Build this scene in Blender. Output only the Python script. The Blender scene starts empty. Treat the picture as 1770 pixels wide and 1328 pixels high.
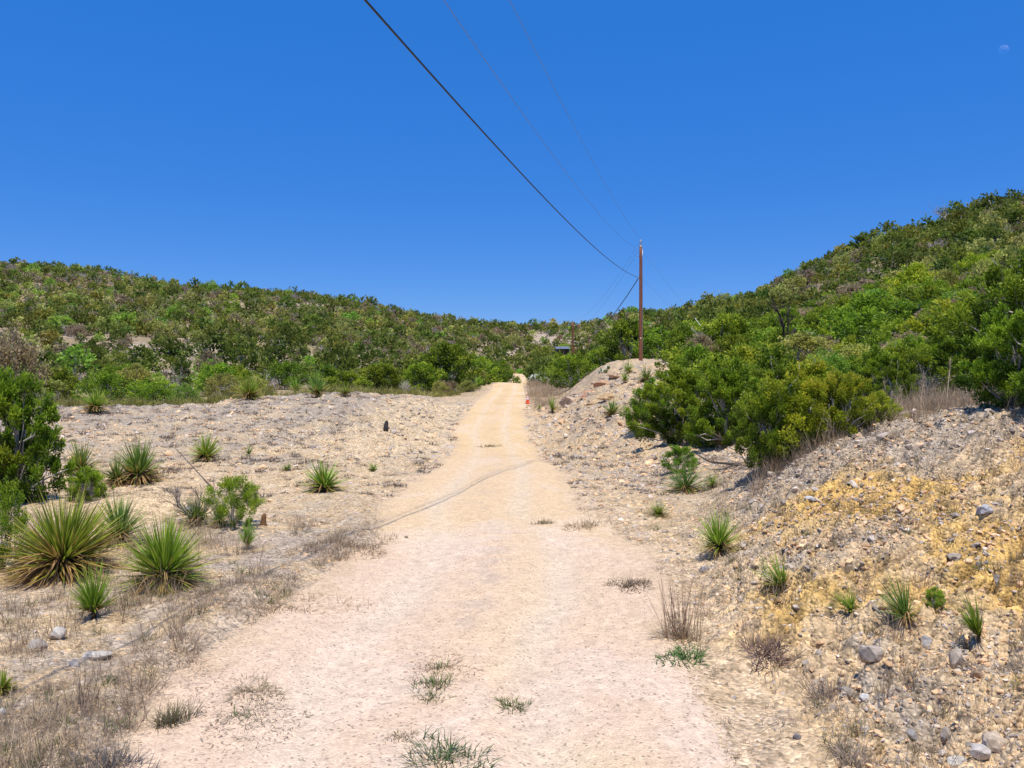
import bpy, bmesh, math, random
import numpy as np
from mathutils import Vector, Matrix

random.seed(7)
RNG = np.random.default_rng(7)
scene = bpy.context.scene
COL = scene.collection
F = 1400.0            # focal length in photo pixels (photo is 1770 px wide)
CU, CV = 885.0, 664.0

# ------------------------------------------------------------------ numeric noise
def _hash(ix, iy, seed):
    h = (ix.astype(np.int64) * 374761393 + iy.astype(np.int64) * 668265263 + seed * 1442695041) & 0xFFFFFFFF
    h = ((h ^ (h >> 13)) * 1274126177) & 0xFFFFFFFF
    h = h ^ (h >> 16)
    return h
def perlin(x, y, seed=0):
    x = np.asarray(x, float); y = np.asarray(y, float)
    ix = np.floor(x); iy = np.floor(y)
    fx = x - ix; fy = y - iy
    u = fx * fx * fx * (fx * (fx * 6 - 15) + 10); v = fy * fy * fy * (fy * (fy * 6 - 15) + 10)
    def g(dx, dy):
        a = _hash(ix + dx, iy + dy, seed).astype(float) * (2 * math.pi / 4294967296.0)
        return np.cos(a) * (fx - dx) + np.sin(a) * (fy - dy)
    a = g(0, 0); b = g(1, 0); c = g(0, 1); d = g(1, 1)
    return ((a * (1 - u) + b * u) * (1 - v) + (c * (1 - u) + d * u) * v) * 1.5
def fbm(x, y, seed=0, octv=4, gain=0.5):
    s = 0; amp = 1; f = 1
    for i in range(octv):
        s = s + amp * perlin(x * f + 17.3 * i, y * f - 9.1 * i, seed + i * 13); amp *= gain; f *= 2.03
    return s
def sstep(a, b, x):
    t = np.clip((np.asarray(x, float) - a) / (b - a), 0, 1)
    return t * t * (3 - 2 * t)
def bump1(x, c, w):
    return np.exp(-((np.asarray(x, float) - c) / w) ** 2)

# ------------------------------------------------------------------ the lie of the land
def pchip(x, y, q):
    x = np.asarray(x, float); y = np.asarray(y, float)
    h = np.diff(x); dl = np.diff(y) / h
    m = np.zeros_like(y)
    for i in range(1, len(x) - 1):
        if dl[i - 1] * dl[i] > 0:
            w1 = 2 * h[i] + h[i - 1]; w2 = h[i] + 2 * h[i - 1]
            m[i] = (w1 + w2) / (w1 / dl[i - 1] + w2 / dl[i])
    m[0] = dl[0]; m[-1] = dl[-1]
    q = np.clip(q, x[0], x[-1])
    i = np.clip(np.searchsorted(x, q, side='right') - 1, 0, len(h) - 1)
    t = (q - x[i]) / h[i]
    return ((2*t**3 - 3*t**2 + 1) * y[i] + (t**3 - 2*t**2 + t) * h[i] * m[i]
            + (-2*t**3 + 3*t**2) * y[i+1] + (t**3 - t**2) * h[i] * m[i+1])
FAR = [(600, .93), (1000, .6), (3000, 0.0)]
# bearing (as a pixel column of a level 28 mm view) -> heights along that bearing: (distance, height relative to the eye)
BEAR = {
 -500: [(3,-1.8),(8,-1.6),(12,-1.3),(20,-1.0),(34,-.5),(60,0),(110,6),(200,22),(300,45),(420,72),(500,80)],
 0:    [(3,-1.85),(6,-1.8),(9.5,-1.85),(12,-1.83),(20,-1.6),(26,-1.35),(34,-1.0),(45,-1.3),(60,-1.2),(80,1.2),(110,3.5),(150,8),(200,15),(300,34),(420,63.6),(480,73)],
 150:  [(3,-1.8),(6,-1.8),(9.5,-1.80),(12,-1.8),(18,-1.72),(24,-1.45),(31,-1.0),(36,-1.05),(45,-1.3),(60,-1.2),(80,1.1),(110,3.4),(150,7.6),(200,14.2),(300,32),(400,57),(450,64)],
 300:  [(3,-1.8),(6,-1.8),(9.5,-1.78),(12,-1.77),(18,-1.75),(24,-1.47),(32,-.94),(36,-1.0),(45,-1.3),(60,-1.2),(80,1),(110,3.3),(150,6.9),(200,12.7),(300,29.8),(380,46.7),(440,53)],
 500:  [(3,-1.8),(9.5,-1.8),(15.5,-1.8),(20,-1.72),(26,-1.45),(32,-.96),(38,-.57),(45,-.75),(60,-1),(80,.5),(110,2.7),(150,6.1),(200,11.6),(300,26),(400,45),(440,49)],
 600:  [(3,-1.8),(15.5,-1.82),(20,-1.78),(26,-1.5),(32,-.95),(40,-.48),(48,-.55),(60,-.9),(80,0),(110,2),(150,5.6),(200,10.6),(300,23.4),(400,41.5),(440,44)],
 700:  [(3,-1.8),(12,-1.85),(20,-1.88),(26,-1.80),(34,-1.2),(45,-.66),(52,-.66),(65,-.9),(80,-.5),(110,.5),(150,4.2),(200,8.4),(300,20),(420,38),(450,39)],
 780:  [(3,-1.8),(12,-1.85),(20,-1.93),(26,-2.1),(34,-1.88),(48,-1.17),(60,-.9),(80,-.5),(110,0),(150,2.6),(200,6),(300,18),(420,34),(450,35)],
 850:  [(3,-1.8),(9.5,-1.8),(12,-1.85),(15.5,-1.84),(20,-1.94),(26,-2.15),(34,-1.85),(48,-1.23),(65,-.74),(110,.1),(140,.7),(180,2),(250,9),(330,19),(420,32.5),(450,33)],
 905:  [(3,-1.8),(9.5,-1.8),(12,-1.85),(15.5,-1.84),(20,-1.94),(26,-2.15),(34,-1.85),(48,-1.23),(65,-.74),(110,.1),(140,.7),(180,1),(250,7.8),(330,17.4),(420,31),(450,32)],
 960:  [(3,-1.8),(12,-1.85),(15.5,-1.87),(20,-2.0),(26,-2.38),(34,-2.1),(45,-1.48),(55,-1.0),(70,-.4),(90,.25),(140,1.4),(200,4.1),(300,15),(420,31),(450,32)],
 1010: [(3,-1.8),(12,-1.83),(15.5,-1.85),(20,-1.95),(26,-2.25),(30,-1.95),(36,-1.3),(42,-.63),(50,0),(60,.6),(80,1.4),(110,2.3),(200,5.1),(300,15.9),(400,30.5),(440,32)],
 1055: [(3,-1.8),(12,-1.8),(15.5,-1.85),(20,-1.95),(25,-2.05),(29,-1.65),(35,-.9),(41,-.1),(46,.75),(50,1.25),(56,1.5),(65,1.6),(85,2.4),(120,4),(200,8),(300,19),(390,33),(435,34)],
 1150: [(3,-1.8),(9.5,-1.74),(12,-1.75),(16,-1.8),(20,-1.8),(24,-1.65),(28,-1.3),(34,-.63),(42,.42),(48,1.25),(52,1.5),(60,1.75),(80,3.5),(120,6.5),(200,13),(300,25),(390,33.5),(430,35.5)],
 1100: [(3,-1.8),(9.5,-1.77),(12,-1.77),(15.5,-1.84),(20,-1.94),(24,-1.8),(28,-1.4),(34,-.63),(42,.42),(49,1.38),(60,1.7),(80,2.9),(120,5),(200,10.6),(300,22.7),(380,35),(430,37)],
 1200: [(3,-1.8),(6,-1.76),(7.5,-1.75),(9.5,-1.7),(12,-1.72),(15,-1.72),(18,-1.68),(22,-1.59),(26,-1.3),(34,-.63),(42,.4),(55,1.7),(80,4.0),(120,7.9),(160,12),(250,23),(320,31.5),(420,35)],
 1300: [(3,-1.82),(4.5,-1.8),(6,-1.61),(7.5,-1.56),(9.5,-1.47),(12,-1.34),(14,-1.36),(17,-1.4),(24,-1.2),(34,-.15),(50,1.57),(80,5.1),(120,10.2),(170,17.2),(220,23.2),(300,32),(420,37)],
 1400: [(3,-1.85),(3.8,-1.8),(4.8,-1.73),(5.5,-1.56),(6.5,-1.37),(8,-1.18),(10,-.94),(11.5,-.87),(14,-.96),(18,-.98),(25,-.64),(34,.34),(50,2.3),(80,6.8),(120,14),(160,23),(200,29),(300,38),(420,42)],
 1550: [(3,-1.85),(3.8,-1.78),(4.8,-1.6),(5.5,-1.4),(6.5,-1.14),(8,-.83),(10,-.5),(11.5,-.42),(14,-.46),(20,-.37),(30,.5),(50,3.4),(80,9.4),(120,19.5),(150,27.5),(200,36),(300,45),(420,48)],
 1770: [(3,-1.8),(3.8,-1.67),(4.5,-1.5),(5.5,-1.2),(6.5,-.86),(8,-.49),(9.5,-.24),(11.5,-.21),(14,-.16),(20,.06),(30,1.4),(50,5.1),(80,12.8),(120,25.5),(150,34),(200,45),(300,55),(420,58)],
 2300: [(3,-1.5),(4.5,-1.05),(6.5,-.4),(9,.3),(12,.7),(20,1.5),(30,3),(50,8),(80,17),(120,31),(150,40),(200,55),(300,70),(420,75)],
}
LD = np.linspace(math.log(2.5), math.log(3000), 330)
AG = np.linspace(-1.05, 1.05, 281)
def _build_table():
    us = sorted(BEAR)
    cols = []
    for u in us:
        p = list(BEAR[u]); zt = p[-1][1]
        p = p + [(d, zt * k) for d, k in FAR]
        c = pchip([math.log(d) for d, _ in p], [z for _, z in p], LD)
        lo_, hi_ = (150, 230) if 830 < u < 1000 else (55, 110)
        c = c - 2.8 * sstep(lo_, hi_, np.exp(LD)) * (1 - sstep(700, 1200, np.exp(LD)))
        cols.append(c)
    cols = np.array(cols); aa = [(u - CU) / F for u in us]
    T = np.array([pchip(aa, cols[:, j], AG) for j in range(len(LD))])     # rows: distance, cols: bearing
    for _ in range(3):
        T[1:-1] = (T[:-2] + 2 * T[1:-1] + T[2:]) / 4
        T[:, 1:-1] = (T[:, :-2] + 2 * T[:, 1:-1] + T[:, 2:]) / 4
    return T
TAB = _build_table()
def base_h(x, y):
    x = np.asarray(x, float); y = np.asarray(y, float)
    yy = np.maximum(y, 2.6)
    fi = np.clip((np.log(yy) - LD[0]) / (LD[1] - LD[0]), 0, len(LD) - 1.001)
    fj = np.clip((x / np.maximum(yy, 3.0) - AG[0]) / (AG[1] - AG[0]), 0, len(AG) - 1.001)
    i = fi.astype(int); j = fj.astype(int); ti = fi - i; tj = fj - j
    return (TAB[i, j] * (1 - ti) * (1 - tj) + TAB[i + 1, j] * ti * (1 - tj)
            + TAB[i, j + 1] * (1 - ti) * tj + TAB[i + 1, j + 1] * ti * tj)
# road edges: distance, left column, right column
EDGE = [(-8,-900,1900),(2.0,-250,1420),(3.0,80,1310),(3.8,190,1255),(4.8,270,1200),(6.2,440,1160),(7.3,532,1152),(8.5,595,1130),(9.6,640,1075),(12,655,1005),
        (15.5,715,985),(20,765,955),(26,786,926),(34,787,911),(48,817,907),(65,842,906),(110,880,910),(150,893,914),(170,885,904)]
_ey = np.array([e[0] for e in EDGE], float)
_el = np.array([(e[1] - CU) / F * max(e[0], 2) for e in EDGE]); _er = np.array([(e[2] - CU) / F * max(e[0], 2) for e in EDGE])
def road_edges(y):
    y = np.asarray(y, float)
    l = pchip(_ey, _el, y); r = pchip(_ey, _er, y)
    w = np.minimum(1, 0.25 + y / 40.0)
    l = l + (0.16 * perlin(y * 0.9, y * 0 + 3.3, 5) + 0.07 * perlin(y * 3.1, y * 0 + 8.3, 6)) * w
    r = r + (0.22 * perlin(y * 0.8, y * 0 + 5.7, 7) + 0.09 * perlin(y * 2.7, y * 0 + 1.9, 8)) * w
    return l, r
def road_in(x, y):          # metres inside the road edge (negative outside)
    l, r = road_edges(y)
    return np.where(np.asarray(y) > 160, -5.0, np.minimum(x - l, r - x))
def right_bank(x, y):       # how much a spot belongs to the stony cut bank on the near right
    a = x / np.maximum(y, 3)
    s = .17 * (1 - sstep(3.6, 6.2, y))
    return sstep(.19 + s, .33 + s, a) * sstep(3, 4.2, y) * (1 - sstep(11, 15, y))
def ground_h(x, y, fine=True):
    x = np.asarray(x, float); y = np.asarray(y, float)
    h = base_h(x, y)
    ri = road_in(x, y)
    off = sstep(0.25, -0.5, ri)
    far = sstep(40, 90, y)
    h = h + off * (1 - far) * (0.07 * fbm(x * .55, y * .55, 21, 3)) + far * 1.1 * fbm(x / 30, y / 30, 22, 4)
    h = h + off * (1 - far) * 0.07 * bump1(ri, -0.28, 0.22) * (x < 0) * (1 - sstep(12, 16, y))
    h = h + .26 * np.exp(-(((x + 5.15) / 1.0) ** 2 + ((y - 11.3) / .8) ** 2))
    mid = off * (1 - far) * sstep(9, 20, y)
    h = h + mid * 0.10 * fbm(x * .9, y * .6, 25, 4, .6)
    side = off * (1 - far) * sstep(18, 24, y) * sstep(-.3, -.9, ri) * sstep(-7, -3.5, ri)
    gl = np.abs(fbm(x * .35 + y * .25, y * .8 - x * .1, 26, 3)); h = h - side * .26 * np.clip(.30 - gl, 0, .3) / .3
    h = h + off * (1 - far) * (x > 0) * sstep(20, 28, y) * (.10 * np.abs(fbm(x * .8, y * .8, 27, 4, .6)))
    # ruts
    l, r = road_edges(y); t = (x - l) / np.maximum(r - l, .5) * 2 - 1
    on = sstep(-0.05, 0.3, ri)
    h = h + on * (-0.034 * bump1(t, -.42, .15) - .034 * bump1(t, .38, .15) + 0.012 * fbm(x * 1.3, y * .8, 31, 3))
    if fine:
        rb = right_bank(x, y)
        rough = off * (1 - sstep(30, 60, y))
        h = h + rough * (.012 + .040 * rb) * fbm(x * 4.2, y * 4.2, 41, 4, .68)
        er = np.abs(fbm(x * 1.5, y * 1.5, 43, 3))
        gl2 = np.abs(fbm(x * 1.1, y * 2.0 - x * .4, 68, 3)); h = h - rb * .10 * np.clip(.14 - gl2, 0, .14) / .14
        h = h - rb * 0.11 * np.clip(.35 - er, 0, .35) / .35 * sstep(-.2, .4, perlin(x * .6, y * .6, 44))
        h = h + on * .004 * fbm(x * 9, y * 9, 47, 2)
    return h
def _g(x, y): return float(ground_h(np.array([x]), np.array([y]))[0])
def at(u, v, dmin=2.8):
    """first ground point on the bearing and dip of a photo pixel"""
    a = (u - CU) / F; k = (CV - v) / F
    d = np.exp(np.linspace(math.log(dmin), math.log(600), 5000))
    g = ground_h(a * d, d, False) - k * d
    i = int(np.argmax(g >= 0)) if (g >= 0).any() else len(d) - 1
    dd = float(d[i]); x = a * dd
    return Vector((x, dd, _g(x, dd)))
def on(u, d):
    x = (u - CU) / F * d
    return Vector((x, d, _g(x, d)))

# ------------------------------------------------------------------ materials
def newmat(name):
    m = bpy.data.materials.new(name); m.use_nodes = True
    nt = m.node_tree; nt.nodes.clear()
    return m, nt
def N(nt, typ, **kw):
    n = nt.nodes.new(typ)
    for k, v in kw.items():
        if k in n.inputs: n.inputs[k].default_value = v
        else: setattr(n, k, v)
    return n
def L(nt, a, b): nt.links.new(a, b)
def leaf_mat(name, trans=.35, rough=.55, hue=.02, val=.25, sat=1.0, gain=1.0):
    m, nt = newmat(name)
    at_ = N(nt, 'ShaderNodeAttribute', attribute_name='Col')
    oi = N(nt, 'ShaderNodeObjectInfo')
    mr = N(nt, 'ShaderNodeMapRange'); mr.inputs['To Min'].default_value = .5 - hue; mr.inputs['To Max'].default_value = .5 + hue
    L(nt, oi.outputs['Random'], mr.inputs['Value'])
    ml = N(nt, 'ShaderNodeMath', operation='MULTIPLY'); ml.inputs[1].default_value = 7.31
    fr = N(nt, 'ShaderNodeMath', operation='FRACT'); L(nt, oi.outputs['Random'], ml.inputs[0]); L(nt, ml.outputs[0], fr.inputs[0])
    mv = N(nt, 'ShaderNodeMapRange'); mv.inputs['To Min'].default_value = gain * (1 - val); mv.inputs['To Max'].default_value = gain * (1 + val)
    L(nt, fr.outputs[0], mv.inputs['Value'])
    hs = N(nt, 'ShaderNodeHueSaturation'); hs.inputs['Saturation'].default_value = sat
    L(nt, mr.outputs[0], hs.inputs['Hue']); L(nt, mv.outputs[0], hs.inputs['Value']); L(nt, at_.outputs['Color'], hs.inputs['Color'])
    p = N(nt, 'ShaderNodeBsdfPrincipled'); p.inputs['Roughness'].default_value = rough; p.inputs['Specular IOR Level'].default_value = .25
    L(nt, hs.outputs[0], p.inputs['Base Color'])
    o = N(nt, 'ShaderNodeOutputMaterial')
    if trans > 0:
        t = N(nt, 'ShaderNodeBsdfTranslucent'); g = N(nt, 'ShaderNodeGamma'); g.inputs['Gamma'].default_value = .9
        L(nt, hs.outputs[0], g.inputs['Color']); L(nt, g.outputs[0], t.inputs['Color'])
        mx = N(nt, 'ShaderNodeMixShader'); mx.inputs[0].default_value = trans
        L(nt, p.outputs[0], mx.inputs[1]); L(nt, t.outputs[0], mx.inputs[2]); L(nt, mx.outputs[0], o.inputs['Surface'])
    else:
        L(nt, p.outputs[0], o.inputs['Surface'])
    return m
def plain_mat(name, col, rough=.7, noise=None, metal=0, scale=8, col2=None, bump=0):
    m, nt = newmat(name)
    p = N(nt, 'ShaderNodeBsdfPrincipled'); p.inputs['Roughness'].default_value = rough; p.inputs['Metallic'].default_value = metal
    o = N(nt, 'ShaderNodeOutputMaterial'); L(nt, p.outputs[0], o.inputs['Surface'])
    tc = N(nt, 'ShaderNodeTexCoord'); mp = N(nt, 'ShaderNodeMapping'); L(nt, tc.outputs['Object'], mp.inputs[0])
    if noise: mp.inputs['Scale'].default_value = noise
    n = N(nt, 'ShaderNodeTexNoise'); n.inputs['Scale'].default_value = scale; n.inputs['Detail'].default_value = 6; n.inputs['Roughness'].default_value = .65
    L(nt, mp.outputs[0], n.inputs['Vector'])
    c = N(nt, 'ShaderNodeValToRGB'); c2 = col2 or tuple(v * .6 for v in col)
    c.color_ramp.elements[0].position = .35; c.color_ramp.elements[1].position = .65
    c.color_ramp.elements[0].color = (*c2, 1); c.color_ramp.elements[1].color = (*col, 1)
    L(nt, n.outputs['Fac'], c.inputs[0]); L(nt, c.outputs[0], p.inputs['Base Color'])
    if bump:
        b = N(nt, 'ShaderNodeBump'); b.inputs['Strength'].default_value = bump; b.inputs['Distance'].default_value = .02
        L(nt, n.outputs['Fac'], b.inputs['Height']); L(nt, b.outputs[0], p.inputs['Normal'])
    return m
def ground_mat(name, grain, bump_d, contrast, speck=.90):
    """vertex colour broken up by pebble-sized cells and fine grain"""
    m, nt = newmat(name)
    a = N(nt, 'ShaderNodeAttribute', attribute_name='Col')
    geo = N(nt, 'ShaderNodeNewGeometry')
    v = N(nt, 'ShaderNodeTexVoronoi'); v.inputs['Scale'].default_value = grain; v.inputs['Randomness'].default_value = 1
    L(nt, geo.outputs['Position'], v.inputs['Vector'])
    v2 = N(nt, 'ShaderNodeTexVoronoi'); v2.inputs['Scale'].default_value = grain * .37
    L(nt, geo.outputs['Position'], v2.inputs['Vector'])
    n = N(nt, 'ShaderNodeTexNoise'); n.inputs['Scale'].default_value = 9; n.inputs['Detail'].default_value = 9; n.inputs['Roughness'].default_value = .72
    L(nt, geo.outputs['Position'], n.inputs['Vector'])
    sep = N(nt, 'ShaderNodeSeparateColor'); L(nt, v.outputs['Color'], sep.inputs[0])
    sep2 = N(nt, 'ShaderNodeSeparateColor'); L(nt, v2.outputs['Color'], sep2.inputs[0])
    r1 = N(nt, 'ShaderNodeMapRange'); r1.inputs['To Min'].default_value = 1 - contrast; r1.inputs['To Max'].default_value = 1 + contrast
    L(nt, sep.outputs[0], r1.inputs['Value'])
    r2 = N(nt, 'ShaderNodeMapRange'); r2.inputs['To Min'].default_value = 1 - contrast * .6; r2.inputs['To Max'].default_value = 1 + contrast * .6
    L(nt, sep2.outputs[0], r2.inputs['Value'])
    r3 = N(nt, 'ShaderNodeMapRange'); r3.inputs['From Min'].default_value = .3; r3.inputs['From Max'].default_value = .7
    r3.inputs['To Min'].default_value = .84; r3.inputs['To Max'].default_value = 1.14
    L(nt, n.outputs['Fac'], r3.inputs['Value'])
    m1 = N(nt, 'ShaderNodeMath', operation='MULTIPLY'); L(nt, r1.outputs[0], m1.inputs[0]); L(nt, r2.outputs[0], m1.inputs[1])
    m2 = N(nt, 'ShaderNodeMath', operation='MULTIPLY'); L(nt, m1.outputs[0], m2.inputs[0]); L(nt, r3.outputs[0], m2.inputs[1])
    gt_ = N(nt, 'ShaderNodeMath', operation='GREATER_THAN'); gt_.inputs[1].default_value = speck; L(nt, sep.outputs[1], gt_.inputs[0])
    dk = N(nt, 'ShaderNodeMath', operation='MULTIPLY_ADD'); dk.inputs[1].default_value = -.45; dk.inputs[2].default_value = 1.0; L(nt, gt_.outputs[0], dk.inputs[0])
    m3 = N(nt, 'ShaderNodeMath', operation='MULTIPLY'); L(nt, m2.outputs[0], m3.inputs[0]); L(nt, dk.outputs[0], m3.inputs[1]); m2 = m3
    hs = N(nt, 'ShaderNodeHueSaturation'); L(nt, a.outputs['Color'], hs.inputs['Color']); L(nt, m2.outputs[0], hs.inputs['Value'])
    p = N(nt, 'ShaderNodeBsdfPrincipled'); p.inputs['Roughness'].default_value = .95; p.inputs['Specular IOR Level'].default_value = .1
    L(nt, hs.outputs[0], p.inputs['Base Color'])
    ad = N(nt, 'ShaderNodeMath', operation='MULTIPLY_ADD'); ad.inputs[1].default_value = -1.0
    L(nt, v.outputs['Distance'], ad.inputs[0]); L(nt, n.outputs['Fac'], ad.inputs[2])
    b = N(nt, 'ShaderNodeBump'); b.inputs['Strength'].default_value = .8; b.inputs['Distance'].default_value = bump_d
    L(nt, ad.outputs[0], b.inputs['Height']); L(nt, b.outputs[0], p.inputs['Normal'])
    o = N(nt, 'ShaderNodeOutputMaterial'); L(nt, p.outputs[0], o.inputs['Surface'])
    return m

M_GROUND = ground_mat('stony_soil', 40, .03, .27)
M_ROAD = ground_mat('caliche_gravel', 75, .010, .12, .955)
M_JUN = leaf_mat('juniper_foliage', .42, .5, .018, .25)
M_OAK = leaf_mat('oak_foliage', .42, .5, .02, .2)
M_SOTOL = leaf_mat('sotol_leaf', .30, .38, .012, .12)
M_GRASS = leaf_mat('grass_blade', .25, .7, .01, .15)
M_SCRUB = leaf_mat('scrub_foliage', .34, .6, 0, 0)
M_BARK = leaf_mat('bark', 0, .9, .01, .15)
M_STONE = leaf_mat('limestone', 0, .92, .008, .12)

# ------------------------------------------------------------------ mesh helpers
def mesh(name, V, Fc, C=None, mat=None, smooth=False):
    V = np.asarray(V, np.float32); Fc = np.asarray(Fc, np.int32)
    me = bpy.data.meshes.new(name)
    k = Fc.shape[1]
    me.vertices.add(len(V)); me.vertices.foreach_set('co', V.ravel())
    me.loops.add(Fc.size); me.loops.foreach_set('vertex_index', Fc.ravel())
    me.polygons.add(len(Fc)); me.polygons.foreach_set('loop_start', np.arange(0, Fc.size, k, dtype=np.int32))
    if C is not None:
        a = me.color_attributes.new('Col', 'FLOAT_COLOR', 'POINT')
        c4 = np.ones((len(V), 4), np.float32); c4[:, :3] = np.clip(C, 0, 1); a.data.foreach_set('color', c4.ravel())
    me.update(calc_edges=True)
    me.polygons.foreach_set('use_smooth', np.full(len(Fc), smooth))
    if mat: me.materials.append(mat)
    return me
def obj(name, me, parent=None, loc=None):
    o = bpy.data.objects.new(name, me); COL.objects.link(o)
    if parent: o.parent = parent
    if loc is not None: o.location = loc
    return o
def tag(o, label=None, cat=None, group=None, kind=None):
    if label: o['label'] = label
    if cat: o['category'] = cat
    if group: o['group'] = group
    if kind: o['kind'] = kind
    return o
def thing(name, label, cat, loc, rz=0, group=None, scale=1.0):
    o = bpy.data.objects.new(name, None); COL.objects.link(o)
    o.empty_display_size = .1; o.location = loc; o.rotation_euler = (0, 0, rz)
    o.scale = (scale,) * 3 if isinstance(scale, (int, float)) else scale
    return tag(o, label, cat, group)
class Geo:
    """collects coloured polygons of one arity"""
    def __init__(s): s.V = []; s.F = []; s.C = []; s.n = 0
    def add(s, V, Fc, C):
        V = np.asarray(V, float).reshape(-1, 3); Fc = np.asarray(Fc, int)
        C = np.asarray(C, float); C = np.broadcast_to(C, V.shape) if C.ndim == 1 else C
        s.V.append(V); s.F.append(Fc + s.n); s.C.append(C); s.n += len(V)
    def arr(s): return np.vstack(s.V), np.vstack(s.F), np.vstack(s.C)
    def mesh(s, name, mat, smooth=False):
        V, Fc, C = s.arr(); return mesh(name, V, Fc, C, mat, smooth)
def unit(v): return v / np.maximum(np.linalg.norm(v, axis=-1, keepdims=True), 1e-9)
def tube(g, pts, rad, col, sides=6, cap=True):
    P = np.asarray(pts, float); n = len(P); rad = np.broadcast_to(np.asarray(rad, float), (n,))
    T = unit(np.gradient(P, axis=0))
    ref = np.array([1., 0, 0]) if abs(T[0][0]) < .8 else np.array([0, 1., 0])
    A = unit(np.cross(T, ref)); B = np.cross(T, A)
    th = np.linspace(0, 2 * math.pi, sides, endpoint=False)
    V = P[:, None] + rad[:, None, None] * (np.cos(th)[None, :, None] * A[:, None] + np.sin(th)[None, :, None] * B[:, None])
    V = V.reshape(-1, 3); Fc = []
    for i in range(n - 1):
        for k in range(sides):
            Fc.append((i*sides + k, i*sides + (k+1) % sides, (i+1)*sides + (k+1) % sides, (i+1)*sides + k))
    if cap:
        V = np.vstack([V, P[0], P[-1]]); a = n * sides; e = (n - 1) * sides
        for k in range(0, sides, 1):
            Fc.append((a, (k+1) % sides, k, k)); Fc.append((a+1, e + k, e + (k+1) % sides, e + (k+1) % sides))
    Fq = [f for f in Fc]
    # degenerate quads -> keep as quads with tiny collapse avoided by merging into proper quads
    Fq = [f if len(set(f)) == 4 else None for f in Fq]
    caps = [f for f in Fc if len(set(f)) == 3]
    Fq = [f for f in Fq if f]
    if cap and caps:      # caps: pair of neighbouring triangles make a quad
        for base, ring in ((n * sides, 0), (n * sides + 1, (n - 1) * sides)):
            for k in range(0, sides - 1, 2):
                q = (base, ring + k, ring + k + 1, ring + (k + 2) % sides)
                Fq.append(q if base == n * sides + 1 else q[::-1])
    C = np.asarray(col, float)
    if C.ndim == 2: C = np.vstack([np.repeat(C, sides, axis=0)] + ([C[:1], C[-1:]] if cap else []))
    g.add(V, Fq, C)
def leaves(P, D, length, width, rng):
    """rhombic leaves: base P, direction D -> (V,F) with 4 verts per leaf"""
    n = len(P); D = unit(D)
    S = unit(np.cross(D, rng.normal(size=(n, 3))))
    L_ = np.broadcast_to(np.asarray(length), (n,))[:, None]; W = np.broadcast_to(np.asarray(width), (n,))[:, None]
    V = np.stack([P, P + D * L_ * .5 + S * W * .5, P + D * L_, P + D * L_ * .5 - S * W * .5], 1).reshape(-1, 3)
    return V, np.arange(4 * n).reshape(n, 4)
def blades(P, D, length, width, droop, rng, seg=3, side=None):
    """arching grass blades / straps, seg quads each. returns V (n,(seg+1)*2,3), F, t"""
    n = len(P); D = unit(D)
    up = np.array([0, 0, 1.0])
    S = unit(np.cross(D, up) + rng.normal(size=(n, 3)) * .35) if side is None else side
    t = np.linspace(0, 1, seg + 1)
    L_ = np.broadcast_to(np.asarray(length), (n,)); W = np.broadcast_to(np.asarray(width), (n,)); dr = np.broadcast_to(np.asarray(droop), (n,))
    ctr = P[:, None] + D[:, None] * (t[None, :, None] * L_[:, None, None])
    ctr = ctr.copy(); ctr[:, :, 2] -= (dr * L_)[:, None] * t[None] ** 2
    w = (1 - t ** 2.2) * .5 + .03
    off = S[:, None] * (W[:, None] * w[None])[:, :, None]
    V = np.stack([ctr - off, ctr + off], 2).reshape(-1, 3)
    b = np.arange(n)[:, None] * (2 * (seg + 1)); k = np.arange(seg)[None] * 2
    Fc = np.stack([b + k, b + k + 1, b + k + 3, b + k + 2], -1).reshape(-1, 4)
    tt = np.tile(np.repeat(t, 2), n)
    return V, Fc, tt
def lerp(a, b, t): return np.asarray(a)[None] * (1 - t[:, None]) + np.asarray(b)[None] * t[:, None]

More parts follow.
